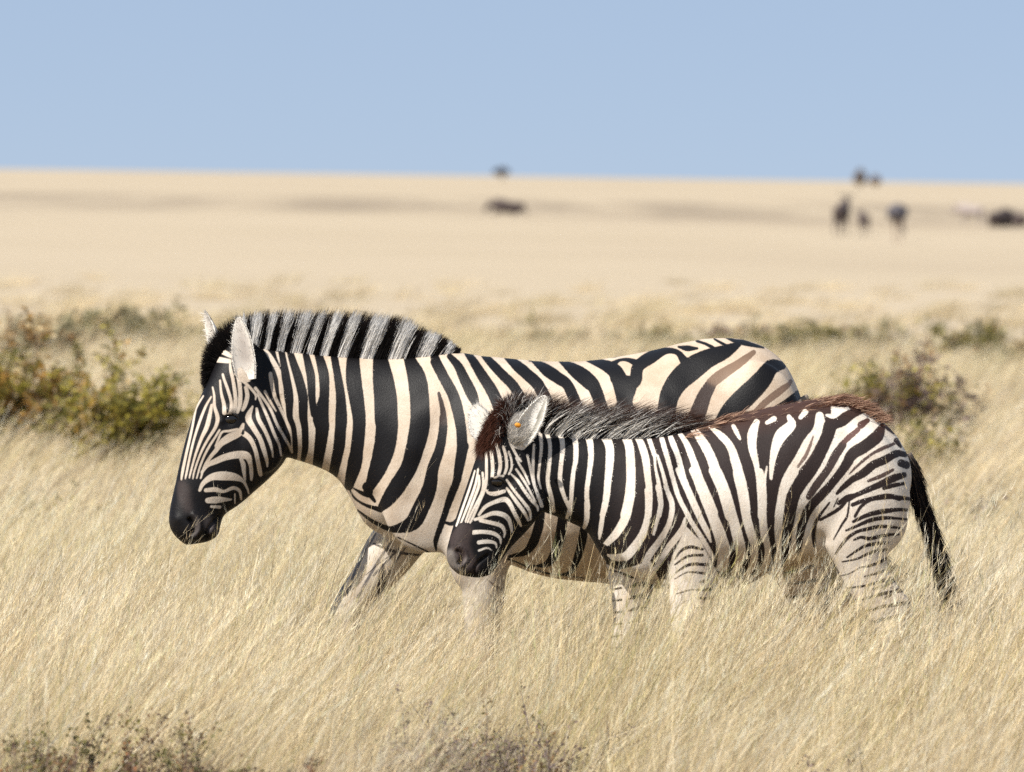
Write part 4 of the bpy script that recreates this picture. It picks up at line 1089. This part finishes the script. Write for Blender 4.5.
# crest rows: x, y, direction x, direction z, side offset, hair length
crest = [(456,353,.6,.8,0,8), (447,354,.5,.9,0,14), (438,354,.45,.95,0,20), (428,355,.4,1,0,26), (416,357,.34,1,0,32), (404,357,.3,1,0,37), (390,357,.27,1,0,45), (359,356,.22,1,0,48), (330,354,.2,1,0,48), (300,352,.18,1,0,46),
         (279,349,.12,1,-.004,43), (262,345,.05,1,-.01,38), (248,342,-.1,1,-.014,33), (236,343,-.35,.95,-.016,28), (226,348,-.65,.75,-.02,24), (218,357,-.9,.4,-.022,19), (213,366,-.9,.0,-.026,14), (209,376,-.6,-.7,-.03,11)]
mane(adult, DA, 0, crest, bands, 15000, None, (.06,), (.08, -.03), .0021, (0.020, 0.012, 0.010), 0.88, .024, (0.97, 0.95, 0.92), 0.06, 0.03)

# tail: thin dock and a long tuft that hangs behind the foal
def tail(parent, D, pts, yo, w0, n, L, droop, root_c, tip_c, pale_k, dock_c, spread=.5, width=.0022):
    c = catmull(np.array(pts, float), 8)
    P = unproj(c[:, 0], c[:, 1], D); P[:, 1] += yo
    r = np.interp(np.linspace(0, 1, len(P)), [0, .5, 1], [w0, w0 * .6, w0 * .25])
    tg = np.gradient(P, axis=0); tg /= np.linalg.norm(tg, axis=1, keepdims=True)
    e1 = np.cross(tg, [0, 1, 0]); e1 /= np.linalg.norm(e1, axis=1, keepdims=True)
    V, fs = loft_world(P + e1 * r[:, None], P - e1 * r[:, None], r, np.zeros(len(P)), 0, 14)
    cc = np.repeat(np.linspace(0, 1, len(P)), 14)[:, None]
    t_o = mesh_obj('tail', V, fs, M_hair, parent, cols={'Col': np.array(dock_c[0]) * (1 - cc) + np.array(dock_c[1]) * cc})
    u = rng.random(n) ** 0.8 * (len(P) - 1)
    i = np.clip(u.astype(int), 0, len(P) - 2); f = (u - i)[:, None]
    root = P[i] * (1 - f) + P[i + 1] * f
    a = rng.uniform(0, 2 * np.pi, n)
    rad = e1[i] * np.cos(a)[:, None] + np.array([0, 1, 0]) * np.sin(a)[:, None]
    root = root + rad * (r[i] * 0.9)[:, None]
    d = tg[i] + rad * spread * rng.uniform(.1, 1, (n, 1)) + rng.normal(0, .08, (n, 3))
    k = rng.random(n) < pale_k
    c0 = np.where(k[:, None], np.array(root_c[1]), np.array(root_c[0])) * rng.uniform(.6, 1.3, (n, 1))
    c1 = np.where(k[:, None], np.array(tip_c[1]), np.array(tip_c[0])) * rng.uniform(.6, 1.3, (n, 1))
    ln = np.interp(u / (len(P) - 1), np.linspace(0, 1, len(L)), L) * rng.uniform(.6, 1.1, n)
    hv, hf, hc = strands(root, d, ln, np.full(n, width), c0, c1, np.stack([droop[0] * rng.normal(1, .4, n), rng.normal(0, .1, n), droop[1] * rng.normal(1, .3, n)], 1), 5)
    mesh_obj('tail_hair', hv, hf, M_hair, t_o, cols={'Col': hc})
    return t_o
tail(adult, DA, [(800,398), (812,420), (822,460), (836,500), (856,532), (872,552)], 0, .026, 1500, [.02, .03, .06, .14], (.25, -.25), ((.03, .02, .02), (.45, .38, .28)), ((.05, .035, .02), (.45, .36, .22)), .45, ((.4, .33, .26), (.05, .04, .035)), .35)
for rows, yo in (((( 741,472,492,.03), (748,470,494,.036), (761,466,499,.042)), -.14), (((741,342,364,.03), (748,339,365,.036), (761,333,369,.042)), .14),
                 (((743,810,832,.031), (750,807,835,.037), (761,803,842,.043)), -.15), (((743,860,883,.031), (750,857,886,.037), (761,852,892,.043)), .15)):
    hoof_pair(adult, rows, DA, yo, M_hoof)

# ---------------------------------------------- foal
DF = 24.0
PF = DF - 0.12
foal = thing('zebra_foal', 'smaller young zebra with fluffy brown tinged mane walking in front of the adult', 'zebra', (unproj(700., 560., DF)[0], DF, 0), 'zebras walking through the grass')
torso = [(911,466,911,480,.03,0), (907,453,907,500,.09,0), (895,432,894,530,.135,0), (876,415,873,560,.155,0), (850,402,843,562,.17,0), (820,399,815,559,.18,0), (785,404,783,567,.19,0), (750,411,745,577,.19,0), (715,419,712,580,.18,0), (692,426,675,580,.165,0),
         (672,432,640,578,.148,0), (650,435,610,566,.13,0), (628,436,595,546,.115,0), (602,436,588,533,.10,0), (575,435,572,524,.088,0), (552,431,556,517,.078,-.004), (535,427,542,511,.07,-.01), (522,421,533,500,.05,-.016)]
head = [(525,408,545,455,.035,-.01), (509,404,550,478,.058,-.014), (495,413,548,501,.072,-.02), (484,435,537,519,.074,-.032), (475,459,524,534,.068,-.044), (465,489,510,548,.056,-.058), (457,512,501,560,.048,-.068), (450,535,495,569,.047,-.078),
        (447,553,491,573,.045,-.084), (450,565,486,575,.038,-.088), (458,573,478,577,.022,-.088)]
pieces = [loft_px(torso, DF, 5, -0.08), loft_px(head, DF, 5, 0.12, ex=0.92)]
for s in (-1, 1):
    pieces.append(blob_px(522, 498, 24, 27, .042, s * .042 - .035, DF))
    pieces.append(blob_px(499, 479, 14, 10, .024, s * .056 - .036, DF, 1.1))
    pieces.append(blob_px(655, 510, 38, 66, .06, s * .105, DF, 0.2))
    pieces.append(blob_px(692, 553, 26, 36, .05, s * .10, DF))
    pieces.append(blob_px(868, 490, 40, 66, .07, s * .105, DF, -0.2))
nf = [(530,648,728,.06), (556,660,723,.055), (577,668,716,.05), (600,669,713,.046), (625,671,709,.042), (650,674,706,.040), (672,678,700,.032), (705,680,698,.026), (735,678,701,.028), (751,677,702,.028), (763,680,699,.025), (778,674,703,.032)]
ff = [(548,600,672,.055), (568,606,662,.052), (595,611,653,.046), (620,613,646,.042), (652,611,641,.038), (674,613,636,.032), (710,616,634,.026), (740,612,636,.028), (754,611,636,.028), (765,612,632,.025), (778,606,637,.032)]
nh = [(474,840,892,.07), (500,824,898,.08), (522,820,893,.078), (545,823,886,.07), (563,833,886,.06), (582,842,896,.052), (598,852,908,.046), (614,866,909,.042), (634,876,906,.036), (665,879,900,.028), (700,877,897,.026), (730,873,897,.028), (748,870,894,.028), (762,869,889,.025), (778,862,896,.033)]
fh = [(500,800,880,.07), (530,788,860,.07), (555,782,842,.06), (578,783,832,.052), (600,793,830,.044), (618,800,836,.04), (640,806,834,.034), (670,802,824,.028), (705,797,817,.026), (735,791,816,.028), (751,789,813,.028), (763,788,808,.025), (778,780,814,.033)]
pieces += [leg_px(nf, DF, -.10), leg_px(ff, DF, .10), leg_px(nh, DF, -.10), leg_px(fh, DF, .10)]
V, Qd = fuse(pieces, 0.0034, 14, weight=flank_weight(DF, 545, 600, 0), extra=110)
Nn = normals_of(V, Qd); P2 = to_pattern(V, PF)
V = press_line(V, Nn, P2, [(457, 551), (461, 554), (462, 559), (459, 563)], 1.7, -.011)
V = press_line(V, Nn, P2, [(460, 547), (465, 551), (467, 559), (462, 566)], 2.0, .005)
V = press(V, Nn, P2, [(451, 556, 4, .003), (496.5, 484, 5.5, -.008), (496, 477, 4.5, .007), (470, 568, 4, .003), (475, 520, 9, -.004), (505, 512, 9, .003),
                      (735, 520, 16, -.006), (810, 520, 12, -.012), (820, 540, 7, -.012), (640, 470, 14, -.003), (850, 470, 20, .005), (700, 470, 24, .004)])
V = press_line(V, Nn, P2, [(474, 577), (475, 568), (479, 562), (487, 556)], 1.5, -.008)
V = press_line(V, Nn, P2, [(540, 470), (545, 490), (537, 508), (524, 522)], 2.6, -.004)
V = press_line(V, Nn, P2, [(690, 440), (668, 500), (664, 548)], 7, -.004)
V = flesh(V, Nn, .0028, 9)
Nn = normals_of(V, Qd); P2 = to_pattern(V, PF)
cf = foal_coat(P2)
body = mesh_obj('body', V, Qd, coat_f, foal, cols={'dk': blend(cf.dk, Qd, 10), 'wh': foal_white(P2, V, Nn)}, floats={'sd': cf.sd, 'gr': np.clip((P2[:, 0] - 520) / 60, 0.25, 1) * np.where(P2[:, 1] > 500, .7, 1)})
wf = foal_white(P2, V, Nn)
def flow_f(P):
    f = np.tile(np.array([.5, 0, -.85]), (len(P), 1)); h = P[:, 0] < unproj(545., 400., DF)[0]
    f[h] = np.array([.5, 0, .8]); return f
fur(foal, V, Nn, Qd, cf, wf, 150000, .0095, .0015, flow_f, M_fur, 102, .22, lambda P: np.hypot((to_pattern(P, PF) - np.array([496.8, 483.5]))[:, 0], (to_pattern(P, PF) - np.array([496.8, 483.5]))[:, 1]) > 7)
eye_pair(foal, V, P2, Nn, DF, 496.8, 483.5, 0.019, M_eye, M_lid)
b = unproj(519., 443., DF - .092); t = unproj(544.5, 396.5, DF - .12)
ear_part(foal, b, t, 0.064, (-0.15, -0.95, 0.0), M_ear, (0.15, 0.14, 0.105), (0.78, 0.75, 0.70), (0.74, 0.71, 0.67), (0.6, 0.56, 0.5), cup=.6, half=True)
b = unproj(487., 437., DF + .04); t = unproj(471., 404., DF + .075)
ear_part(foal, b, t, 0.075, (-0.35, -0.8, 0.1), M_ear, (0.6, 0.58, 0.52), (0.78, 0.75, 0.70), (0.7, 0.66, 0.6), (0.6, 0.56, 0.5))
# white tuft in front of the near ear
tv = rng.choice(np.where((np.hypot((P2[:, 0] - 516) / 9, (P2[:, 1] - 434) / 13) < 1) & (Nn[:, 1] < -.1))[0], 1500)
tc_ = np.array([.72, .69, .65]) * rng.uniform(.75, 1.1, (1500, 1))
hv, hf, hc = strands(V[tv], Nn[tv] * .7 + np.array([.30, 0, .75]) + rng.normal(0, .16, (1500, 3)), rng.uniform(.02, .05, 1500), np.full(1500, .0018), tc_, tc_, np.tile([.1, 0, -.05], (1500, 1)), 3)
mesh_obj('ear_tuft', hv, hf, M_hair, [o for o in foal.children if o.name.startswith('ear')][0], cols={'Col': hc})
# a small orange tag on the front rim of the near ear
tg = unproj(517.5, 425.5, DF - .175)
Vt, ft = loft_world(np.array([tg + [-.009, 0, .004], tg + [-.004, 0, .009], tg + [.005, 0, .008], tg + [.011, 0, .003]]), np.array([tg + [-.009, 0, .001], tg + [-.004, 0, -.006], tg + [.005, 0, -.007], tg + [.011, 0, -.003]]), np.array([.004, .005, .005, .004]), np.zeros(4), 0, 12)

s3 = lambda v: 520 + v / 5.689
bands = [(s3(a), s3(b_), 400, 460) for a, b_ in ((85, 130), (160, 190), (235, 270), (325, 355), (410, 455), (515, 555), (602, 640), (672, 730), (752, 800), (830, 880), (900, 1100))]
bands += [(531, 534.5, 380, 460), (524, 528, 380, 460), (518, 521, 380, 460), (509, 516, 380, 460), (470, 508, 380, 470)]
crest = [(706,424,.9,.25,0,10), (692,428,.8,.4,0,18), (676,433,.7,.55,0,32), (655,436,.6,.7,0,44), (630,437,.5,.85,0,50), (602,437,.45,.9,0,51), (575,436,.4,.95,0,50), (555,432,.32,.98,-.004,46), (538,427,.2,1,-.01,42), (524,418,.05,1,-.014,36), (512,412,-.15,1,-.018,28), (502,415,-.3,.9,-.02,24), (493,426,-.5,.6,-.026,19), (487,437,-.6,.2,-.03,14), (482,447,-.5,-.5,-.034,11)]
mane(foal, DF, 0, crest, bands, 11000, None, (.14,), (.42, -.22), .0021, (0.055, 0.026, 0.017), 0.70, .028, (0.97, 0.94, 0.89), 0.075, 0.10)
for o in foal.children:
    if o.name.startswith('mane'):                            # rusty forelock
        a = o.data.attributes['Col']; n = len(o.data.vertices)
        c = np.zeros(n * 4, np.float32); a.data.foreach_get('color', c); c = c.reshape(-1, 4)
        p = np.zeros(n * 3, np.float32); o.data.vertices.foreach_get('co', p); q = to_pattern(p.reshape(-1, 3).astype(float), DF)
        k = np.clip((516 - q[:, 0]) / 14, 0, 1)[:, None] * rng.uniform(.5, 1, (n // 14, 1)).repeat(14, 0)
        c[:, :3] = c[:, :3] * (1 - k) + np.array([0.075, 0.030, 0.020]) * k
        a.data.foreach_set('color', c.ravel())
# shaggy brow hair between the ears
FP = np.array([(481, 450), (483, 436), (488, 422), (497, 408), (508, 400), (515, 404), (513, 420), (508, 432), (500, 440), (492, 446)], float)
ins = np.zeros(len(P2), bool)
for a_, b_ in zip(FP, np.roll(FP, -1, 0)):
    cr_ = (a_[1] > P2[:, 1]) != (b_[1] > P2[:, 1])
    with np.errstate(divide='ignore', invalid='ignore'):
        ins ^= cr_ & (P2[:, 0] < (b_[0] - a_[0]) * (P2[:, 1] - a_[1]) / (b_[1] - a_[1]) + a_[0])
vi = rng.choice(np.where(ins)[0], 4200)
kk = np.clip((P2[vi, 0] - 498) / 14, 0, 1)
c0 = np.where((rng.random(4200) < kk * .45)[:, None], np.array([.55, .50, .46]), np.where((rng.random(4200) < kk * .8)[:, None], np.array([.014, .011, .011]), np.array([.075, .028, .017]))) * rng.uniform(.5, 1.4, (4200, 1))
hv, hf, hc = strands(V[vi] - Nn[vi] * .002, Nn[vi] * .45 + np.array([-.25, 0, .15]) + np.array([.35, 0, .7]) * kk[:, None] + np.array([0, 0, -.7]) * (1 - kk)[:, None] + rng.normal(0, .16, (4200, 3)), rng.uniform(.018, .045, 4200) * (1 + .5 * kk), np.full(4200, .0017), c0 * .7, c0, np.stack([rng.normal(.1, .1, 4200), rng.normal(0, .1, 4200), rng.normal(-.25, .1, 4200)], 1), 3)
mesh_obj('forelock', hv, hf, M_hair, foal, cols={'Col': hc})
# woolly fringe along the spine
n = 9000
x = rng.uniform(684, 880, n)
y = np.interp(x, [684, 692, 720, 760, 800, 837, 857, 881], [430, 427, 417, 411, 403, 396, 402, 420]) + 3
root = unproj(x, y - 3.0, DF); off = rng.normal(0, .03, n); root[:, 1] += off; root[:, 2] -= np.abs(off) * .22 + .004
col = np.where((rng.random(n) < .6)[:, None], np.array([.42, .27, .19]), np.array(RUST)) * rng.uniform(.6, 1.4, (n, 1))
hv, hf, hc = strands(root, np.stack([rng.normal(.95, .2, n), off * 3, rng.normal(.42, .15, n)], 1), rng.uniform(.02, .05, n), np.full(n, .0020), col, col * 1.2, np.stack([np.full(n, .15), np.zeros(n), rng.normal(-.25, .1, n)], 1), 3)
mesh_obj('spine_fringe', hv, hf, M_hair, foal, cols={'Col': hc})
tail(foal, DF, [(905,456), (912,470), (917,490), (924,512), (932,536), (939,560), (945,578)], 0, .024, 2600, [.03, .06, .085, .10, .10], (.10, -.35), ((.014, .011, .011), (.06, .04, .03)), ((.012, .010, .010), (.10, .07, .05)), .25, ((.22, .18, .15), (.02, .015, .015)), .32)
for rows, yo in ((((764,678,700,.026), (772,676,702,.032), (786,671,706,.037)), -.10), (((764,611,634,.026), (772,609,636,.032), (786,603,640,.037)), .10),
                 (((763,867,890,.026), (771,865,894,.032), (786,859,899,.038)), -.10), (((763,786,810,.026), (771,783,813,.032), (786,777,818,.038)), .10)):
    hoof_pair(foal, rows, DF, yo, M_hoof)
mesh_obj('ear_tag', Vt, ft, plain_mat('orange_tag', (0.55, 0.22, 0.02), 0.5, 0.3), [o for o in foal.children if o.name.startswith('ear')][0])
# ------------------------------------------------------------------ animals and trees far out on the plain
def local_loft(secs, place, rotz, n=20, sub=4):
    """rows: x top, z top, x bottom, z bottom, half width, y offset - in metres around the animal's own origin."""
    A = catmull(np.array(secs, float), sub)
    T = np.stack([A[:, 0], 0 * A[:, 0], A[:, 1]], 1); B = np.stack([A[:, 2], 0 * A[:, 0], A[:, 3]], 1)
    V, fs = loft_world(T, B, np.maximum(A[:, 4], .01), A[:, 5], 0, n)
    c, s = math.cos(rotz), math.sin(rotz)
    V = np.stack([V[:, 0] * c - V[:, 1] * s, V[:, 0] * s + V[:, 1] * c, V[:, 2]], 1)
    return V + np.array(place), fs

M_gnu = plain_mat('dark_brown_hide', (0.070, 0.053, 0.050), 0.7, 0.2, 0.2, 20)
M_pale = plain_mat('pale_grey_hide', (0.30, 0.255, 0.235), 0.7, 0.2, 0.2, 20)
M_plume = plain_mat('grey_plumage', (0.105, 0.098, 0.11), 0.8, 0.15, 0.4, 40)
M_skin = plain_mat('dull_pink_skin', (0.26, 0.19, 0.155), 0.7, 0.2)
M_horn = plain_mat('grey_horn', (0.05, 0.045, 0.04), 0.5, 0.3)

def hoofed(name, label, cat, px, d, rotz, mat, lying=False, size=1.0, group=None, head_up=0.0):
    k = size; place = (gx(px, d), d, 0)
    root = thing(name, label, cat, place, group)
    z0 = -.42 if lying else 0.0
    b = [(-.86, 1.02, -.84, .86, .05, 0), (-.76, 1.12, -.74, .66, .20, 0), (-.5, 1.16, -.48, .60, .25, 0), (-.1, 1.18, -.1, .55, .27, 0), (.3, 1.30, .32, .56, .27, 0), (.56, 1.34, .66, .66, .21, 0),
         (.78, 1.26 + head_up * .3, .88, .82 + head_up * .2, .14, 0), (1.0, 1.16 + head_up, .98, .86 + head_up, .10, 0), (1.16, 1.06 + head_up, 1.02, .78 + head_up, .10, 0), (1.28, .86 + head_up, 1.16, .66 + head_up, .08, 0), (1.34, .66 + head_up, 1.22, .56 + head_up, .05, 0)]
    pc = [local_loft([tuple(k * v for v in (r[0], r[1] + z0, r[2], r[3] + z0, r[4], r[5])) for r in b], place, rotz)]
    for s in (-1, 1):
        for x0, x1 in ((-.62, -.70), (.42, .44)):
            if lying:
                rows = [(x0 - .1, .40, x0 + .1, .40, .09), (x0 - .02, .20, x0 + .22, .22, .08), (x0 + .2, .06, x0 + .36, .17, .05), (x0 + .42, .02, x0 + .44, .12, .04)]
            else:
                rows = [(x0 - .12, .85, x0 + .12, .85, .09), (x0 - .07, .60, x0 + .07, .60, .065), (x1 - .045, .42, x1 + .045, .42, .045), (x1 - .032, .12, x1 + .032, .12, .033), (x1 - .05, .0, x1 + .05, .0, .045)]
            pc.append(local_loft([tuple(k * v for v in (*r, s * .14)) for r in rows], place, rotz, 12))
    V, Q = fuse(pc, .03 * k, 2)
    mesh_obj('body', V, Q, mat, root)
    hz = 1.16 + head_up + z0
    for s in (-1, 1):
        t = np.linspace(0, 1, 7)
        path = np.stack([1.04 + .05 * np.sin(t * 3), s * (.05 + .26 * np.sin(t * 1.9)), hz + .02 - .10 * np.sin(t * 3.1) + .22 * t * t], 1)
        r = .03 * (1 - t * .85)
        secs = [(p[0] * k, (p[2] + q) * k, p[0] * k, (p[2] - q) * k, q * k, p[1] * k) for p, q in zip(path, r)]
        V, fs = local_loft(secs, place, rotz, 8, 2)
        mesh_obj('horn', V, fs, M_horn, root)
    secs = [(-.85 * k, (1.02 + z0) * k, -.82 * k, (.98 + z0) * k, .02, 0), (-.95 * k, (.8 + z0) * k, -.90 * k, (.8 + z0) * k, .02, 0), (-.98 * k, (.55 + z0) * k, -.88 * k, (.55 + z0) * k, .04, 0), (-.94 * k, (.42 + z0) * k, -.92 * k, (.42 + z0) * k, .01, 0)]
    V, fs = local_loft(secs, place, rotz, 8, 2)
    mesh_obj('tail', V, fs, mat, root)
    return root

G = 'antelopes far out on the plain'
hoofed('wildebeest', 'dark wildebeest lying alone in the far grass above the adult\'s back', 'wildebeest', 506, 362, math.pi, M_gnu, True, .88, G)
hoofed('wildebeest', 'tall dark wildebeest standing end on, left of a smaller one', 'wildebeest', 839, 262, 1.35, M_gnu, False, .90, G, .35)
hoofed('wildebeest', 'small dark wildebeest calf standing right of the taller one', 'wildebeest', 861, 266, 1.75, M_gnu, False, .62, G, .2)
hoofed('wildebeest', 'dark wildebeest lying end on, left one of the pair at the right edge', 'wildebeest', 997, 318, 1.0, M_gnu, True, .92, G)
hoofed('wildebeest', 'dark wildebeest lying end on at the very right edge', 'wildebeest', 1012, 322, 2.2, M_gnu, True, .86, G)
hoofed('pale_antelope', 'pale grey antelope standing left of the dark pair at the right edge', 'antelope', 968, 340, 2.6, M_pale, False, .72, G)

def ostrich(px, d, label, rotz):
    place = (gx(px, d), d, 0); root = thing('ostrich', label, 'ostrich', place)
    pc = [local_loft([(-.52, .98, -.50, .90, .04, 0), (-.40, 1.10, -.36, .72, .16, 0), (-.1, 1.20, -.08, .62, .25, 0), (.2, 1.16, .2, .64, .24, 0), (.4, 1.02, .38, .76, .14, 0), (.50, .94, .46, .84, .05, 0)], place, rotz)]
    pc.append(local_loft([(.30, 1.02, .40, .86, .08, 0), (.46, .92, .50, .80, .045, 0), (.62, .72, .58, .62, .035, 0), (.72, .50, .66, .44, .032, 0), (.80, .36, .74, .30, .04, 0), (.90, .28, .86, .22, .025, 0)], place, rotz, 12))
    V, Q = fuse(pc, .02, 3)
    mesh_obj('body', V, Q, M_plume, root)
    for s in (-1, 1):
        V, fs = local_loft([(-.08, .75, .10, .75, .09, s * .10), (-.04, .52, .06, .52, .05, s * .10), (-.02, .40, .03, .40, .03, s * .10), (-.01, .10, .03, .10, .022, s * .10), (-.03, .0, .12, .0, .04, s * .10)], place, rotz, 12)
        mesh_obj('leg', V, fs, M_skin, root)
        V, fs = local_loft([(.25, 1.08, .24, .86, .02, s * .24), (.0, 1.10, .0, .74, .05, s * .26), (-.3, 1.02, -.28, .72, .05, s * .22), (-.5, .86, -.48, .76, .02, s * .16)], place, rotz, 12)
        mesh_obj('wing', V, fs, M_plume, root)
ostrich(895, 238, 'slate grey ostrich on thin legs standing right of the dark wildebeest pair', 1.25)

# trees that just clear the horizon, distance haze painted into their crown colours
def far_tree(label, px, d, canopy_z, top_z, rad, seed, pal):
    rg = np.random.default_rng(seed); x = gx(px, d)
    root = thing('umbrella_tree', label, 'tree', (x, d, 0), 'lone trees on the horizon')
    zz = np.linspace(0, 1, 6)
    V, fs = loft_world(np.stack([x + .3 * np.sin(zz * 3) + .28 * (1 - zz * .5), d + 0 * zz, canopy_z * zz + .02 * zz], 1), np.stack([x + .3 * np.sin(zz * 3) - .28 * (1 - zz * .5), d + 0 * zz, canopy_z * zz], 1), .28 * (1 - zz * .5), 0 * zz, 0, 10)
    n = 9; a = rg.uniform(0, 2 * np.pi, n)
    lv, lf, lc = strands(np.tile([x, d, canopy_z * .6], (n, 1)), np.stack([np.cos(a), np.sin(a), .6 + 0 * a], 1), np.full(n, rad * .8), np.full(n, .25), np.tile([.12, .09, .07], (n, 1)), np.tile([.12, .09, .07], (n, 1)), None, 4, rg=rg)
    tr = mesh_obj('trunk', V, fs, M_twig, root, cols={'Col': np.tile([.12, .09, .07], (len(V), 1))})
    mesh_obj('limbs', lv, lf, M_twig, tr, cols={'Col': lc})
    m = 2600; r = rad * np.sqrt(rg.random(m)); a = rg.uniform(0, 2 * np.pi, m)
    lob = .75 + .25 * np.sin(a * 3 + seed) * np.cos(r * 1.3)
    c = np.stack([x + r * np.cos(a) * lob, d + r * np.sin(a) * lob, canopy_z + (top_z - canopy_z) * (rg.random(m) ** .8) * np.sqrt(np.clip(1 - (r / rad) ** 2 * .8, 0, 1))], 1)
    V, Fq, C = leaf_cards(c, rg.uniform(.3, .8, m), np.array(pal) * rg.uniform(.6, 1.3, (m, 1)), rg)
    mesh_obj('crown', V, Fq, M_leaf, root, cols={'Col': C}, smooth=False)
far_tree('small dark flat topped tree on the horizon above the lying wildebeest', 499, 2600, 2.2, 4.3, 3.1, 1, (.13, .115, .12))
far_tree('taller brownish rounded tree on the horizon above the right hand animals', 857, 2200, .9, 5.0, 1.9, 2, (.27, .22, .19))
far_tree('shorter brownish tree on the horizon right beside the taller one', 872, 2200, .9, 3.2, 1.7, 3, (.30, .23, .20))
